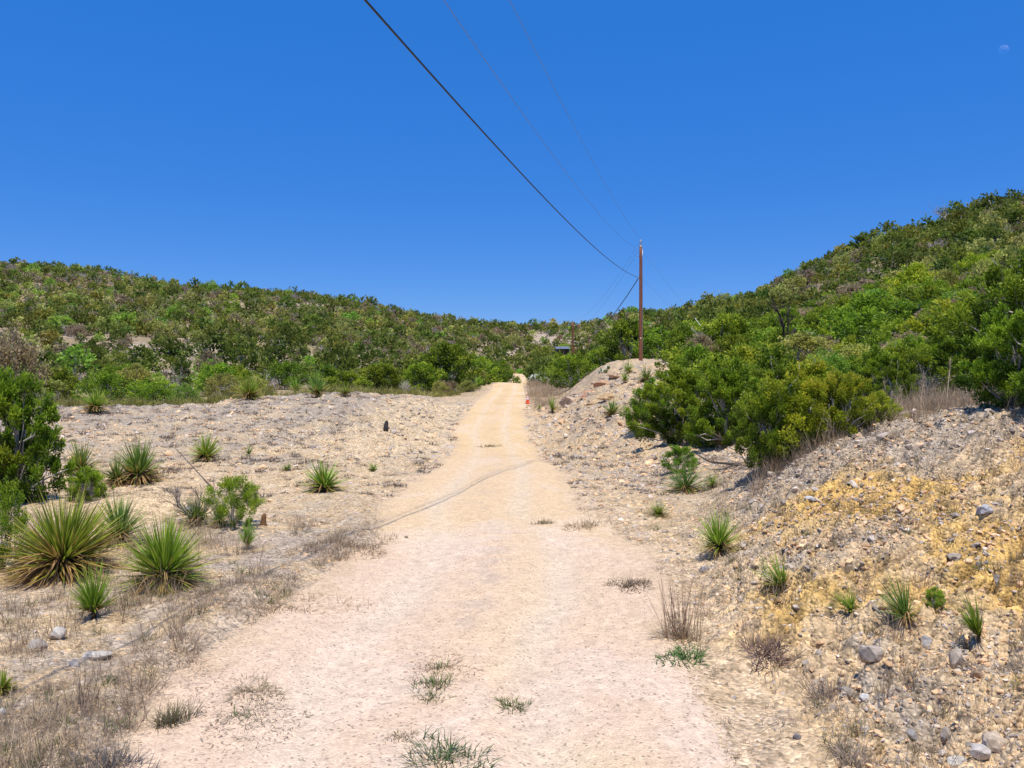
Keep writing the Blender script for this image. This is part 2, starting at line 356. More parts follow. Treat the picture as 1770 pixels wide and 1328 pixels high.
# ------------------------------------------------------------------ trees and shrubs
def crown_geo(seed, H, R, nclump, per, ll, lw, dark, light, tip, dome=.35, spread=.30, upw=.75, flat=.8, gap=.0, bottom=.04, stretch=.0, tintv=.35, low=.30):
    rng = np.random.default_rng(seed)
    lob = rng.uniform(0, 6.28, 3); la = rng.uniform(.10, .26, 3)
    th = rng.uniform(0, 2 * math.pi, nclump); hf = bottom + (1 - bottom) * rng.uniform(0, 1, nclump) ** .85
    prof = np.sqrt(np.clip(1 - ((hf - dome) / (1.02 - dome)) ** 2, 0, 1)) * np.where(hf < dome, .78 + .22 * hf / dome, 1)
    ang = 1 + la[0] * np.sin(2 * th + lob[0]) + la[1] * np.sin(3 * th + lob[1] + hf * 3) + la[2] * np.sin(5 * th + lob[2] - hf * 4)
    rf = rng.uniform(0, 1, nclump) ** .42
    rr = R * prof * ang * rf
    cen = np.stack([rr * np.cos(th), rr * np.sin(th), H * hf * (1 + .10 * np.sin(3 * th + lob[1]))], 1)
    cr = R * spread * rng.uniform(.6, 1.25, nclump)
    tint = rng.uniform(-tintv, tintv, nclump)
    out = np.stack([np.cos(th) * rf, np.sin(th) * rf, np.full(nclump, upw)], 1) + rng.normal(size=(nclump, 3)) * .22
    idx = np.repeat(np.arange(nclump), per); n = len(idx)
    d3 = unit(rng.normal(size=(n, 3))) * (rng.uniform(0, 1, n) ** .45)[:, None]
    d3[:, 2] *= flat
    ax = unit(out[idx]); P = cen[idx] + d3 * cr[idx][:, None] + ax * (np.einsum('ij,ij->i', d3, ax) * cr[idx] * stretch)[:, None]
    P[:, 2] = np.maximum(P[:, 2], .03 * H)
    D = unit(out[idx]) * .6 + d3 * .9 + rng.normal(size=(n, 3)) * .5
    s = rng.uniform(.6, 1.3, n)
    V, Fc = leaves(P, D, ll * s, lw * s, rng)
    e = np.clip(.34 * rf[idx] + .34 * d3[:, 2] + low * hf[idx] + tint[idx] * .8 + rng.normal(size=n) * .16, 0, 1)  # shade painted into leaf colour: darker deep inside, under clumps and towards the foot
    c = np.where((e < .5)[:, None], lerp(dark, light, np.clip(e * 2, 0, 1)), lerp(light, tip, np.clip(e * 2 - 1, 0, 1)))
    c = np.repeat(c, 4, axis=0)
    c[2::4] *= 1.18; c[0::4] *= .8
    return V, Fc, c, cen, cr
def limbs_geo(g, seed, cen, H, R, nl, r0, col, sides=5, lean=.0):
    rng = np.random.default_rng(seed + 999)
    order = rng.permutation(len(cen))[:nl]
    stems = max(2, nl // 6); st = []
    for s in range(stems):
        a = rng.uniform(0, 6.28); tp = np.array([math.cos(a) * R * .25, math.sin(a) * R * .25, H * rng.uniform(.42, .6)])
        b = np.array([math.cos(a) * .05 * R, math.sin(a) * .05 * R, -.08 * H])
        t = np.linspace(0, 1, 6)[:, None]
        p = b * (1 - t) + tp * t + rng.normal(size=(6, 3)) * R * .03 * np.sin(t * 3.14)
        tube(g, p, np.linspace(r0, r0 * .5, 6), np.array(col) * rng.uniform(.8, 1.15), sides + 1, False); st.append(p)
    for i in order:
        c = cen[i]; p = st[int(np.argmin([np.linalg.norm(q[-1][:2] - c[:2]) for q in st]))]
        k = int(np.clip(c[2] / max(p[-1][2], .01) * 4 * rng.uniform(.3, .8), 1, 5)); b = p[k]
        t = np.linspace(0, 1, 5)[:, None]
        c = c * rng.uniform(.95, 1.14); q = b * (1 - t) + c * t + rng.normal(size=(5, 3)) * R * .05 * np.sin(t * 3.14); q[:, 2] += np.sin(t[:, 0] * 3.14) * R * .06
        tube(g, q, np.linspace(r0 * .45, r0 * .10, 5), np.array(col) * rng.uniform(.8, 1.25), sides, False)
def twig_geo(g, seed, H, R, n0=7, r0=.02, col=(.34, .29, .26), levels=3, sides=3, fork=4):
    rng = np.random.default_rng(seed)
    def grow(b, d, L_, r, lev):
        t = np.linspace(0, 1, 4)[:, None]
        bend = rng.normal(size=3) * .25 * L_
        p = b + d * L_ * t + bend * t * t; p[:, 2] = np.maximum(p[:, 2], -.02)
        tube(g, p, np.linspace(r, r * .55, 4), np.array(col) * rng.uniform(.75, 1.25), sides, False)
        if lev > 0:
            for _ in range(fork):
                k = rng.uniform(.35, 1); b2 = b + d * L_ * k + bend * k * k
                grow(b2, unit(d + rng.normal(size=3) * .55 + np.array([0, 0, .12])), L_ * rng.uniform(.42, .7), r * .5, lev - 1)
    for _ in range(n0):
        a = rng.uniform(0, 6.28); k = rng.uniform(.15, 1) * R / H
        d = unit(np.array([math.cos(a) * k, math.sin(a) * k, 1.0]))
        grow(np.array([math.cos(a) * .03, math.sin(a) * .03, -.03]), d, H * rng.uniform(.38, .55), r0, levels)

JD, JL, JT = (.030, .055, .006), (.165, .270, .014), (.42, .52, .035)
YD, YL, YT = (.060, .095, .007), (.29, .41, .018), (.62, .60, .045)
OD, OL, OT = (.13, .14, .035), (.36, .38, .07), (.54, .55, .12)
GD, GL, GT = (.08, .14, .018), (.25, .44, .045), (.40, .58, .08)
BD, BL, BT = (.14, .105, .055), (.36, .275, .14), (.52, .41, .23)
FAR_PAL = {'juniper': ((.020, .032, .007), (.085, .130, .016), (.205, .245, .033)), 'yellow_juniper': ((.034, .042, .008), (.145, .175, .018), (.31, .32, .045)),
           'oak': ((.10, .10, .03), (.31, .33, .07), (.48, .48, .12)), 'green_oak': ((.06, .10, .015), (.22, .40, .04), (.38, .56, .07)),
           'brown_shrub': ((.11, .085, .05), (.29, .225, .125), (.42, .33, .19))}
GREYBARK = (.46, .41, .37)
CROWNS = {}
def plant_meshes(kind, lod, var):
    """crown and trunk meshes of unit-sized plants (height about 1, radius about .6), shared between copies"""
    key = (kind, lod, var)
    if key in CROWNS: return CROWNS[key]
    pal = {'juniper': (JD, JL, JT), 'yellow_juniper': (YD, YL, YT), 'young_juniper': ((.06, .10, .01), (.22, .36, .022), (.44, .56, .04)), 'oak': (OD, OL, OT), 'green_oak': (GD, GL, GT), 'brown_shrub': (BD, BL, BT)}.get(kind)
    if lod == 2 and kind in FAR_PAL: pal = FAR_PAL[kind]
    seed = sum(map(ord, kind)) * 7 + lod * 101 + var * 17
    rv = np.random.default_rng(seed)
    R = rv.uniform(.52, .74)
    if kind == 'bare_shrub':
        g = Geo(); twig_geo(g, seed, 1.0, R * 1.1, 9 if lod < 2 else 6, .012 if lod < 2 else .022, (.42, .37, .35), 3 if lod < 2 else 2, 3, 4)
        out = (None, g.mesh('twigs', M_BARK))
    else:
        # nclump, leaves per clump, leaf length, width
        nc, per, ll, lw = [(160, 200, .040, .014), (120, 50, .066, .030), (50, 18, .13, .07)][lod]
        if kind in ('oak', 'green_oak', 'brown_shrub'): ll *= .8; lw *= 1.5; per = int(per * .8)
        if kind == 'young_juniper': nc, per = 80, 190
        sp = .13 if kind == 'young_juniper' else .10 if kind in ('juniper', 'yellow_juniper') else .16
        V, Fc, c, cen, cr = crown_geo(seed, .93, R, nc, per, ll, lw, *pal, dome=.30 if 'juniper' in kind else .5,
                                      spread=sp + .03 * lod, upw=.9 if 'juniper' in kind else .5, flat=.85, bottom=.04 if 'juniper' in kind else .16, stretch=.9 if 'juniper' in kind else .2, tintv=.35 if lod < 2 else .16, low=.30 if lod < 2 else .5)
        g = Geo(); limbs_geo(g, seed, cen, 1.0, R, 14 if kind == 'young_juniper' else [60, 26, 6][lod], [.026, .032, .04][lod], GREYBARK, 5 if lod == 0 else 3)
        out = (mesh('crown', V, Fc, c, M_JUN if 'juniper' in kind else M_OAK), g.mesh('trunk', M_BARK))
    CROWNS[key] = out
    return out
NVAR = {0: 4, 1: 6, 2: 6}
KIND_NAME = {'juniper': ('juniper', 'juniper'), 'young_juniper': ('juniper', 'juniper'), 'yellow_juniper': ('juniper', 'juniper'), 'oak': ('oak_tree', 'tree'), 'green_oak': ('oak_tree', 'tree'),
             'brown_shrub': ('brown_shrub', 'shrub'), 'bare_shrub': ('bare_shrub', 'shrub')}
def plant(kind, loc, h, w, label, group=None, lod=0, rng=random, var=None):
    nm, cat = KIND_NAME[kind]
    var = rng.randrange(NVAR[lod]) if var is None else var
    cm, tm = plant_meshes(kind, lod, var)
    ref = .62
    t = thing(nm, label, cat, (loc[0], loc[1], loc[2] - .03 * h), rng.uniform(0, 6.28), group, (w / (2 * ref), w / (2 * ref), h))
    if cm: obj('crown', cm, t)
    obj('trunk' if cm else 'branches', tm, t)
    return t

# ------------------------------------------------------------------ strap-leaved plants and grass
def sotol(loc, h, w, label, seed, n=230, dead=.35, tone=0, lean=(0, 0), group=None, thin=1.0, lo=-.1, name='sotol', cat='sotol'):
    rng = np.random.default_rng(seed)
    t = thing(name, label, cat, (loc[0], loc[1], loc[2]), 0, group)
    R = w * .5; Lm = math.hypot(h, R) * .5 + max(h, R) * .5
    g = Geo()
    az = rng.uniform(0, 2 * math.pi, n); el = np.arcsin(rng.uniform(max(lo, -.3), .99, n))
    D = np.stack([np.cos(az) * np.cos(el) * R, np.sin(az) * np.cos(el) * R, np.sin(el) * h], 1) + np.array([lean[0], lean[1], 0])[None] * h
    length = np.linalg.norm(D, axis=1) * rng.uniform(.72, 1.1, n)
    z0 = .10 * h + .06 * h * rng.uniform(0, 1, n)
    P = np.stack([rng.normal(size=n) * .03 * R, rng.normal(size=n) * .03 * R, z0], 1) + unit(D) * .03 * R
    wd = .020 * thin * max(.6, min(2.0, Lm / .62)) * rng.uniform(.7, 1.2, n)
    bent = rng.uniform(0, 1, n) < .10; length = np.where(bent, length * rng.uniform(.45, .8, n), length); D = D + bent[:, None] * rng.normal(size=(n, 3)) * .25 * Lm
    V, Fc, tt = blades(P, D, length, wd, (rng.uniform(.0, .22, n) + bent * .3) * (1 - np.sin(np.clip(el, 0, 2)) * .7), rng, 4)
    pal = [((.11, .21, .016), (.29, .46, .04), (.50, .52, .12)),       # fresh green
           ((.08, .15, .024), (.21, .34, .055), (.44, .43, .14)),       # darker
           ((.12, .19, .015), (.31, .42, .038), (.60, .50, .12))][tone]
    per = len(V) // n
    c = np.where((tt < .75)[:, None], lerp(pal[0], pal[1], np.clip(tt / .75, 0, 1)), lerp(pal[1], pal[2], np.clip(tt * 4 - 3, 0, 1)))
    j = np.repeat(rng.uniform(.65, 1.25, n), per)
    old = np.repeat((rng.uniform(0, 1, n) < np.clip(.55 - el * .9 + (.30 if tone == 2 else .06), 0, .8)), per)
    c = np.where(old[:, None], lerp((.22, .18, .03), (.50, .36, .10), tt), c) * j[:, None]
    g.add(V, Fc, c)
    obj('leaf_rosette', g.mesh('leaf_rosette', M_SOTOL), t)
    nd = int(n * dead)
    if nd > 4:
        g = Geo()
        az = rng.uniform(0, 2 * math.pi, nd); el = rng.uniform(-.5, .30, nd)
        D = np.stack([np.cos(az) * np.cos(el), np.sin(az) * np.cos(el), np.sin(el)], 1)
        length = max(R * .75, min(R, h)) * rng.uniform(.45, 1.0, nd)
        z0 = h * rng.uniform(.10, .30, nd)
        P = np.stack([np.cos(az) * .03 * R, np.sin(az) * .03 * R, z0], 1)
        V, Fc, tt = blades(P, D, length, np.resize(wd, nd) * .9, rng.uniform(.15, .5, nd), rng, 4)
        V[:, 2] = np.maximum(V[:, 2], .004)
        j = np.repeat(rng.uniform(.55, 1.25, nd), len(V) // nd)
        c = lerp((.26, .15, .06), (.58, .39, .18), tt) * j[:, None]
        g.add(V, Fc, c)
        tube(g, [(0, 0, -.05 * h), (0, 0, .10 * h), (0, 0, .2 * h)], [.10 * R, .09 * R, .03 * R], (.10, .07, .04), 8)
        obj('dead_leaf_skirt', g.mesh('dead_leaf_skirt', M_SOTOL), t)
    return t
def tuft_arrays(seed, n, h, r, wd, c0, c1, splay=.6, droop=.3, seg=2):
    rng = np.random.default_rng(seed)
    az = rng.uniform(0, 6.28, n); k = rng.uniform(0, 1, n) ** .7
    q = rng.normal(size=(n, 2)) * .42 * splay
    D = np.stack([np.cos(az) * k * splay * .5 + q[:, 0], np.sin(az) * k * splay * .5 + q[:, 1], np.ones(n) * rng.uniform(.35, 1, n)], 1)
    lob = 1 + .35 * np.sin(2 * az + seed) + .25 * np.sin(3 * az + 2.1 * seed)
    P = np.stack([np.cos(az) * r * k * .72 * lob, np.sin(az) * r * k * .72 * lob, np.full(n, -.03 * h)], 1)
    V, Fc, tt = blades(P, D, h * rng.uniform(.5, 1.15, n), wd, rng.uniform(0, droop, n), rng, seg)
    j = np.repeat(rng.uniform(.6, 1.3, n), len(V) // n)
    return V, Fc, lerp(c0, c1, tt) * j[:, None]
DRY0, DRY1 = (.33, .24, .15), (.66, .52, .35)
GRY0, GRY1 = (.25, .195, .145), (.53, .43, .33)
GRN0, GRN1 = (.05, .09, .015), (.17, .24, .04)
STRAW0, STRAW1 = (.32, .22, .12), (.64, .50, .33)
def tuft(loc, parts, label, name='grass_tuft', cat='grass tuft', group=None):
    """a clump of grass; parts: list of (part name, tuft_arrays args)"""
    t = thing(name, label, cat, loc, 0, group)
    for pn, a in parts:
        V, Fc, c = tuft_arrays(**a)
        hh = ground_h(V[:, 0] + loc[0], V[:, 1] + loc[1]) - loc[2]
        V[:, 2] += np.clip(hh, -.2, .2)
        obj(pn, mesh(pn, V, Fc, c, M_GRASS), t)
    return t
def scatter(variants, pos, rz, sc, which, gain, tilt=None, hue=None):
    """many copies of small arrays merged into one set of arrays"""
    g = Geo()
    for k, (V, Fc, C) in enumerate(variants):
        s = np.where(which == k)[0]
        if not len(s): continue
        c, sn = np.cos(rz[s]), np.sin(rz[s])
        S = sc[s] if sc.ndim == 2 else np.repeat(sc[s][:, None], 3, 1)
        X = V[None] * S[:, None]
        Vx = X[:, :, 0] * c[:, None] - X[:, :, 1] * sn[:, None]; Vy = X[:, :, 0] * sn[:, None] + X[:, :, 1] * c[:, None]
        Vz = X[:, :, 2]
        if tilt is not None: Vz = Vz + Vx * tilt[s, 0][:, None] + Vy * tilt[s, 1][:, None]
        W = np.stack([Vx, Vy, Vz], -1) + pos[s][:, None]
        gg = gain[s]; gg = gg[:, None, None] if gg.ndim == 1 else gg[:, None]
        CC = C[None] * gg
        n = len(V)
        FF = (Fc[None] + (np.arange(len(s)) * n)[:, None, None]).reshape(-1, Fc.shape[1])
        g.add(W.reshape(-1, 3), FF, CC.reshape(-1, 3))
    return g
def slope(x, y, e=.15):
    return np.stack([(ground_h(x + e, y, False) - ground_h(x - e, y, False)) / (2 * e), (ground_h(x, y + e, False) - ground_h(x, y - e, False)) / (2 * e)], 1)
def rock_arrays(seed, sub=1, flat=.65, rough=.28, col=(.43, .365, .30), angular=True):
    bm = bmesh.new(); bmesh.ops.create_icosphere(bm, subdivisions=sub, radius=1)
    V = np.array([v.co[:] for v in bm.verts]); Fc = np.array([[v.index for v in f.verts] for f in bm.faces]); bm.free()
    rng = np.random.default_rng(seed)
    if angular:       # chop with random planes so that the stone has facets
        for _ in range(9):
            nrm = unit(rng.normal(size=3)); d = rng.uniform(.45, .85); k = V @ nrm
            V = V - np.where(k > d, k - d, 0)[:, None] * nrm[None]
    V = V * (1 + rough * fbm(V[:, 0] * 1.7 + seed, V[:, 1] * 1.7 + V[:, 2] * 1.3, seed, 3))[:, None]
    V *= np.array([1.0, rng.uniform(.6, .95), flat * rng.uniform(.75, 1.2)])[None]
    c = np.asarray(col)[None] * (1 + .28 * fbm(V[:, 0] * 2.5, V[:, 1] * 2.5 + V[:, 2] * 3, seed + 5, 3))[:, None]
    return V, Fc, c

# ================================================================== GROUND AND ROAD
def put(c, col, m):
    m = np.clip(m, 0, 1)[:, None]
    return c * (1 - m) + np.asarray(col)[None] * m
BARE = [(150, 612, 110, 20), (215, 608, 80, 16), (300, 614, 70, 15), (120, 665, 40, 10), (470, 606, 25, 8), (865, 610, 40, 13), (905, 597, 40, 8), (945, 585, 44, 9), (985, 576, 34, 8),
        (830, 622, 30, 8), (1075, 578, 30, 14), (1145, 557, 18, 9), (395, 520, 26, 4), (450, 527, 26, 5), (500, 524, 20, 4), (530, 530, 34, 6), (575, 534, 20, 5), (60, 520, 20, 5), (250, 560, 18, 5), (640, 575, 22, 6), (720, 590, 20, 6), (1590, 508, 44, 20), (1560, 490, 20, 14)]
def bare_mask(x, y):
    """pale patches on the hillsides; each is an ellipse on the ground"""
    m = np.zeros(np.shape(x))
    for u, w, hgt in BARE_W:
        m = np.maximum(m, 1 - np.hypot((x - u[0]) / w, (y - u[1]) / hgt))
    return m
BARE_W = []
for u, v, w, hh in BARE:
    p = at(u, v, 40); q = at(u, v - hh, 40); s = at(u, min(v + hh, 680), 40)
    BARE_W.append(((p.x, (q.y + s.y) / 2), max(w / F * p.y * 1.1, 1.8), max(abs(q.y - s.y) * .75, 6)))
rb_ = right_bank
def ground_colour(x, y, h):
    ri = road_in(x, y); a = x / np.maximum(y, 3)
    n1 = fbm(x * .5, y * .5, 61, 4); n2 = fbm(x * 2.2, y * 2.2, 62, 4, .6); n3 = fbm(x * 7, y * 7, 63, 3, .65)
    c = np.broadcast_to(np.array((.60, .435, .255)), (len(x), 3)).copy()
    c = put(c, (.66, .52, .34), sstep(0, .6, n2) * .6)
    c = put(c, (.40, .32, .23), sstep(.25, .75, n3 + .5 * n2) * .45)
    left = (x < 0) & (ri < 0); near = 1 - sstep(9, 14, y)
    # verges: trampled litter and dry soil
    c = put(c, (.40, .325, .25), (1 - sstep(.0, 1.2, -ri - .6)) * near * (x < 0) * sstep(-.5, .4, n2 + .3 * n3) * .8 * (ri < 0.05))
    c = put(c, (.42, .34, .26), left * near * sstep(-.1, .6, n1 + .5 * n2) * .75)
    c = put(c, (.68, .50, .29), 1.2 * np.exp(-(((x + 5.15) / 1.05) ** 2 + ((y - 11.1) / .9) ** 2)))
    # grey shale sheet on the left bank
    pl = left * sstep(15, 22, y + 3 * n1) * (1 - sstep(45, 60, y))
    c = put(c, (.385, .32, .245), pl * np.clip(.45 + .55 * n1 + .4 * n2 + .5 * sstep(22, 32, y), 0, .95))
    c = put(c, (.62, .47, .29), pl * sstep(.15, .6, -n1 + .3 * n2) * .6)
    c = put(c, (.66, .48, .29), (x > 0) * (y < 7) * (a < .55) * (1 - rb_(x, y)) * .75)
    c = put(c, (.66, .50, .31), left * sstep(17, 22, y) * (1 - sstep(44, 52, y)) * sstep(-4.2 - 1.2 * n1, -2.2 - 1.2 * n1, ri) * np.clip(.75 + .5 * n2, 0, 1))
    # right-hand cut bank: yellow marl under grey rubble
    rb = right_bank(x, y)
    crest = sstep(6.8, 9.5, y - 1.2 * n1)
    c = put(c, (.66, .43, .15), rb * (1 - crest) * sstep(-.12, .42, n1 + .3 * n2 + .14) * .85)
    c = put(c, (.68, .41, .11), rb * (1 - crest) * sstep(.15, .55, n1 * .6 + n2 * .5) * .6)
    c = put(c, (.38, .315, .245), rb * np.clip(crest * .55 + sstep(.0, .5, n2 - .3 * n1) * .75, 0, .85))
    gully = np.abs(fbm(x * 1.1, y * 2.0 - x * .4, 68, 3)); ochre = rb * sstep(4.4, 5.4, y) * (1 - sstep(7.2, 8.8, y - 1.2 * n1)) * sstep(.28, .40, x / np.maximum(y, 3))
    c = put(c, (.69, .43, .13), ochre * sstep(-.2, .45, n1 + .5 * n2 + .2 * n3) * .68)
    c = put(c, (.16, .10, .05), ochre * sstep(.10, .02, gully) * .7)  # gully floors painted dark to stand for shade in the cavities
    c = put(c, (.10, .08, .06), rb * sstep(.25, .7, -n3) * .55)  # dark flecks painted in for the shadow gaps between stones
    rm = (x > 0) * (ri < -.3) * sstep(11, 15, y) * (1 - sstep(60, 80, y))
    c = put(c, (.48, .365, .245), rm * sstep(-.3, .5, n1 + .6 * n2) * .8)
    c = put(c, (.40, .325, .245), rm * sstep(.2, .6, n2) * .7)
    c = put(c, (.40, .32, .24), sstep(.25, .4, a) * sstep(9, 11, y) * (1 - sstep(30, 50, y)) * .7)
    # hills: litter-brown soil with pale bare patches
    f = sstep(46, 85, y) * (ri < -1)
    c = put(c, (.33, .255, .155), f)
    b = bare_mask(x, y) + .25 * fbm(x * .12, y * .12, 66, 3)
    c = put(c, (.45, .355, .265), sstep(.02, .3, b) * sstep(40, 60, y))
    # shoulders take the road colour
    c = put(c, (.64, .475, .31), sstep(-.55, .05, ri + .35 * n2) * .85 * (1 - .6 * (x < 0) * near))
    c *= (1 + .15 * n3 + .08 * n2)[:, None] * np.where((y < 60) & (c[:, 2] > .18), 1.08, 1.0)[:, None]
    return c
def build_ground():
    ys = np.concatenate([np.linspace(-9, 2.3, 26), np.exp(np.arange(math.log(2.5), math.log(60), .0046)),
                         np.exp(np.arange(math.log(60.3), math.log(470), .012)), np.exp(np.linspace(math.log(480), math.log(3000), 16))])
    cs = np.concatenate([np.linspace(-3, -.74, 34), np.linspace(-.72, .72, 800), np.linspace(.74, 3, 34)])
    Y, A = np.meshgrid(ys, cs, indexing='ij')
    X = (A * np.maximum(Y, 3)).ravel(); Y = Y.ravel()
    Z = ground_h(X, Y)
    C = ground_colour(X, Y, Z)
    Z = Z - .09 * sstep(.04, .30, road_in(X, Y))
    ny, nx = len(ys), len(cs)
    i = (np.arange(ny - 1)[:, None] * nx + np.arange(nx - 1)[None]).ravel()
    Fc = np.stack([i, i + 1, i + nx + 1, i + nx], 1)
    tag(obj('ground', mesh('ground', np.stack([X, Y, Z], 1), Fc, C, M_GROUND, True)), kind='structure')
build_ground()
def build_road():
    ys = np.concatenate([np.linspace(-8, 2.4, 24), np.exp(np.arange(math.log(2.5), math.log(155), .0065))])
    ts = np.linspace(0, 1, 190)
    l, r = road_edges(ys)
    X = (l[:, None] - .06) + ts[None] * (r - l + .12)[:, None]; Y = np.repeat(ys[:, None], len(ts), 1)
    T = np.repeat(ts[None] * 2 - 1, len(ys), 0).ravel(); X = X.ravel(); Y = Y.ravel()
    Z = ground_h(X, Y) - .012 * (np.abs(T) > .985)
    n1 = fbm(X * .7, Y * .35, 71, 4); n2 = fbm(X * 2.6, Y * 2.2, 72, 4, .6); n3 = fbm(X * 10, Y * 10, 73, 2)
    c = np.broadcast_to(np.array((.71, .522, .366)), (len(X), 3)).copy()
    upper = sstep(8.5, 10.5, Y + .5 * n1 + .8 * T * T)
    c = put(c, (.72, .52, .30), upper * .85)
    c = put(c, (.71, .505, .27), sstep(18, 30, Y) * .8)
    c = put(c, (.72, .52, .30), (1 - upper) * bump1(T, .22, .40) * sstep(-.5, .5, n1 + .2) * .45)
    c = put(c, (.72, .54, .33), (T > .2) * (1 - sstep(4.5, 6.5, Y)) * sstep(-.3, .4, n1) * .7)
    c = put(c, (.52, .41, .32), bump1(T, -.02, .12) * (1 - sstep(8, 14, Y)) * sstep(-.2, .5, n2) * .5)
    c = put(c, (.70, .58, .44), (bump1(T, -.42, .13) + bump1(T, .38, .13)) * .5 * (.6 + .4 * sstep(-.4, .3, n1)))
    c = put(c, (.55, .42, .30), bump1(T, -.02, .16) * sstep(10, 14, Y) * sstep(-.3, .5, n2) * .45)
    c = put(c, (.76, .60, .46), sstep(.25, .7, -n1 + .3 * n2) * .4)
    c = put(c, (.60, .42, .20), sstep(.25, .8, n1) * sstep(14, 26, Y) * .5)
    c = put(c, (.60, .44, .28), sstep(.80, 1.0, np.abs(T) + .18 * n2 + .1 * n1) * .7)
    c *= (1 + .025 * n2 + .04 * n3)[:, None]
    nx = len(ts)
    i = (np.arange(len(ys) - 1)[:, None] * nx + np.arange(nx - 1)[None]).ravel()
    Fc = np.stack([i, i + 1, i + nx + 1, i + nx], 1)
    tag(obj('dirt_road', mesh('dirt_road', np.stack([X, Y, Z], 1), Fc, c, M_ROAD, True)), kind='structure')
build_road()

# ================================================================== LOOSE STONES AND DRY GRASS (nobody could count them)
def region(x, y):
    ri = road_in(x, y); a = x / np.maximum(y, 3)
    n = fbm(x * .8, y * .8, 81, 3); nb = fbm(x * 2.5, y * 2.5, 82, 2)
    return ri, a, n, nb
def sample_ground(n, y0, y1, amax=.74):
    y = np.exp(RNG.uniform(math.log(y0), math.log(y1), n)); a = RNG.uniform(-amax, amax, n)
    return a * y, y
def build_stones():
    x, y = sample_ground(190000, 3.0, 48)
    ri, a, n, nb = region(x, y)
    d = np.zeros(len(x)); off = ri < -.05
    rb = right_bank(x, y)
    d = np.where(off, .10, 0.0)
    d = np.maximum(d, off * rb * np.clip(.9 + .6 * n, .3, 1.6))
    d = np.maximum(d, off * (x < 0) * sstep(15, 21, y) * np.clip(.45 + .5 * n, .08, .8))
    d = np.maximum(d, off * (x > 0) * sstep(11, 15, y) * (a < .3) * np.clip(.55 + .6 * n, .15, 1.1))
    d = np.maximum(d, off * (x > 0) * (ri > -1.6) * sstep(4, 8, y) * .35)
    d = np.maximum(d, off * (x < 0) * (y < 7) * sstep(.1, .6, n + .3 * nb) * .35)
    k = RNG.uniform(0, 1, len(x)) < d * .62
    k |= (ri > .0) & (RNG.uniform(0, 1, len(x)) < .022)
    k &= ~((rb > .4) & (y > 4.6) & (y < 7.6) & (n < .25) & (RNG.uniform(0, 1, len(x)) < .5))
    x, y, ri, rb = x[k], y[k], ri[k], rb[k]
    m = len(x)
    px = 2.6 + RNG.gamma(1.6, 2.1, m)
    px = np.where(ri > 0, 1.3 + .5 * RNG.gamma(1.2, 1, m), px); px = np.minimum(px, 20)
    px = np.where(rb > .5, px * np.where(y < 6.5, 1.3, 1.08), px); px = np.where((x > 0) & (ri < -.8) & (y > 18), px * 1.25, px)
    rad = np.maximum(px * .5 / F * y, .004) * np.where(y > 20, .85, 1)
    big = px > 6.5
    z = ground_h(x, y) - rad * .05
    pos = np.stack([x, y, z], 1)
    gr = RNG.uniform(0, 1, m); g = np.ones((m, 3)) * RNG.uniform(.55, 1.3, m)[:, None]
    tan = gr < np.where(rb > .5, np.where(y < 8, .46, .30), .35)
    g[tan] *= np.array([1.6, 1.25, .82]); pale = gr > .93; g[pale] *= np.array([1.5, 1.47, 1.4])
    onr = ri > 0; g[onr] = np.array([1.15, .95, .8]) * RNG.uniform(.55, 1.35, onr.sum())[:, None]
    rz = RNG.uniform(0, 6.28, m)
    G = Geo()
    for mask, sub, nv, s0 in ((~big, 1, 6, 100), (big, 2, 8, 200)):
        vs = [rock_arrays(s0 + i, sub, .62) for i in range(nv)]
        w = RNG.integers(0, nv, m)
        gg = scatter(vs, pos[mask], rz[mask], rad[mask], w[mask], g[mask], RNG.normal(size=(mask.sum(), 2)) * .22)
        V, Fc, C = gg.arr(); G.add(V, Fc, C)
    tag(obj('loose_stones', G.mesh('loose_stones', M_STONE)), kind='stuff')
    return m
n_st = build_stones()
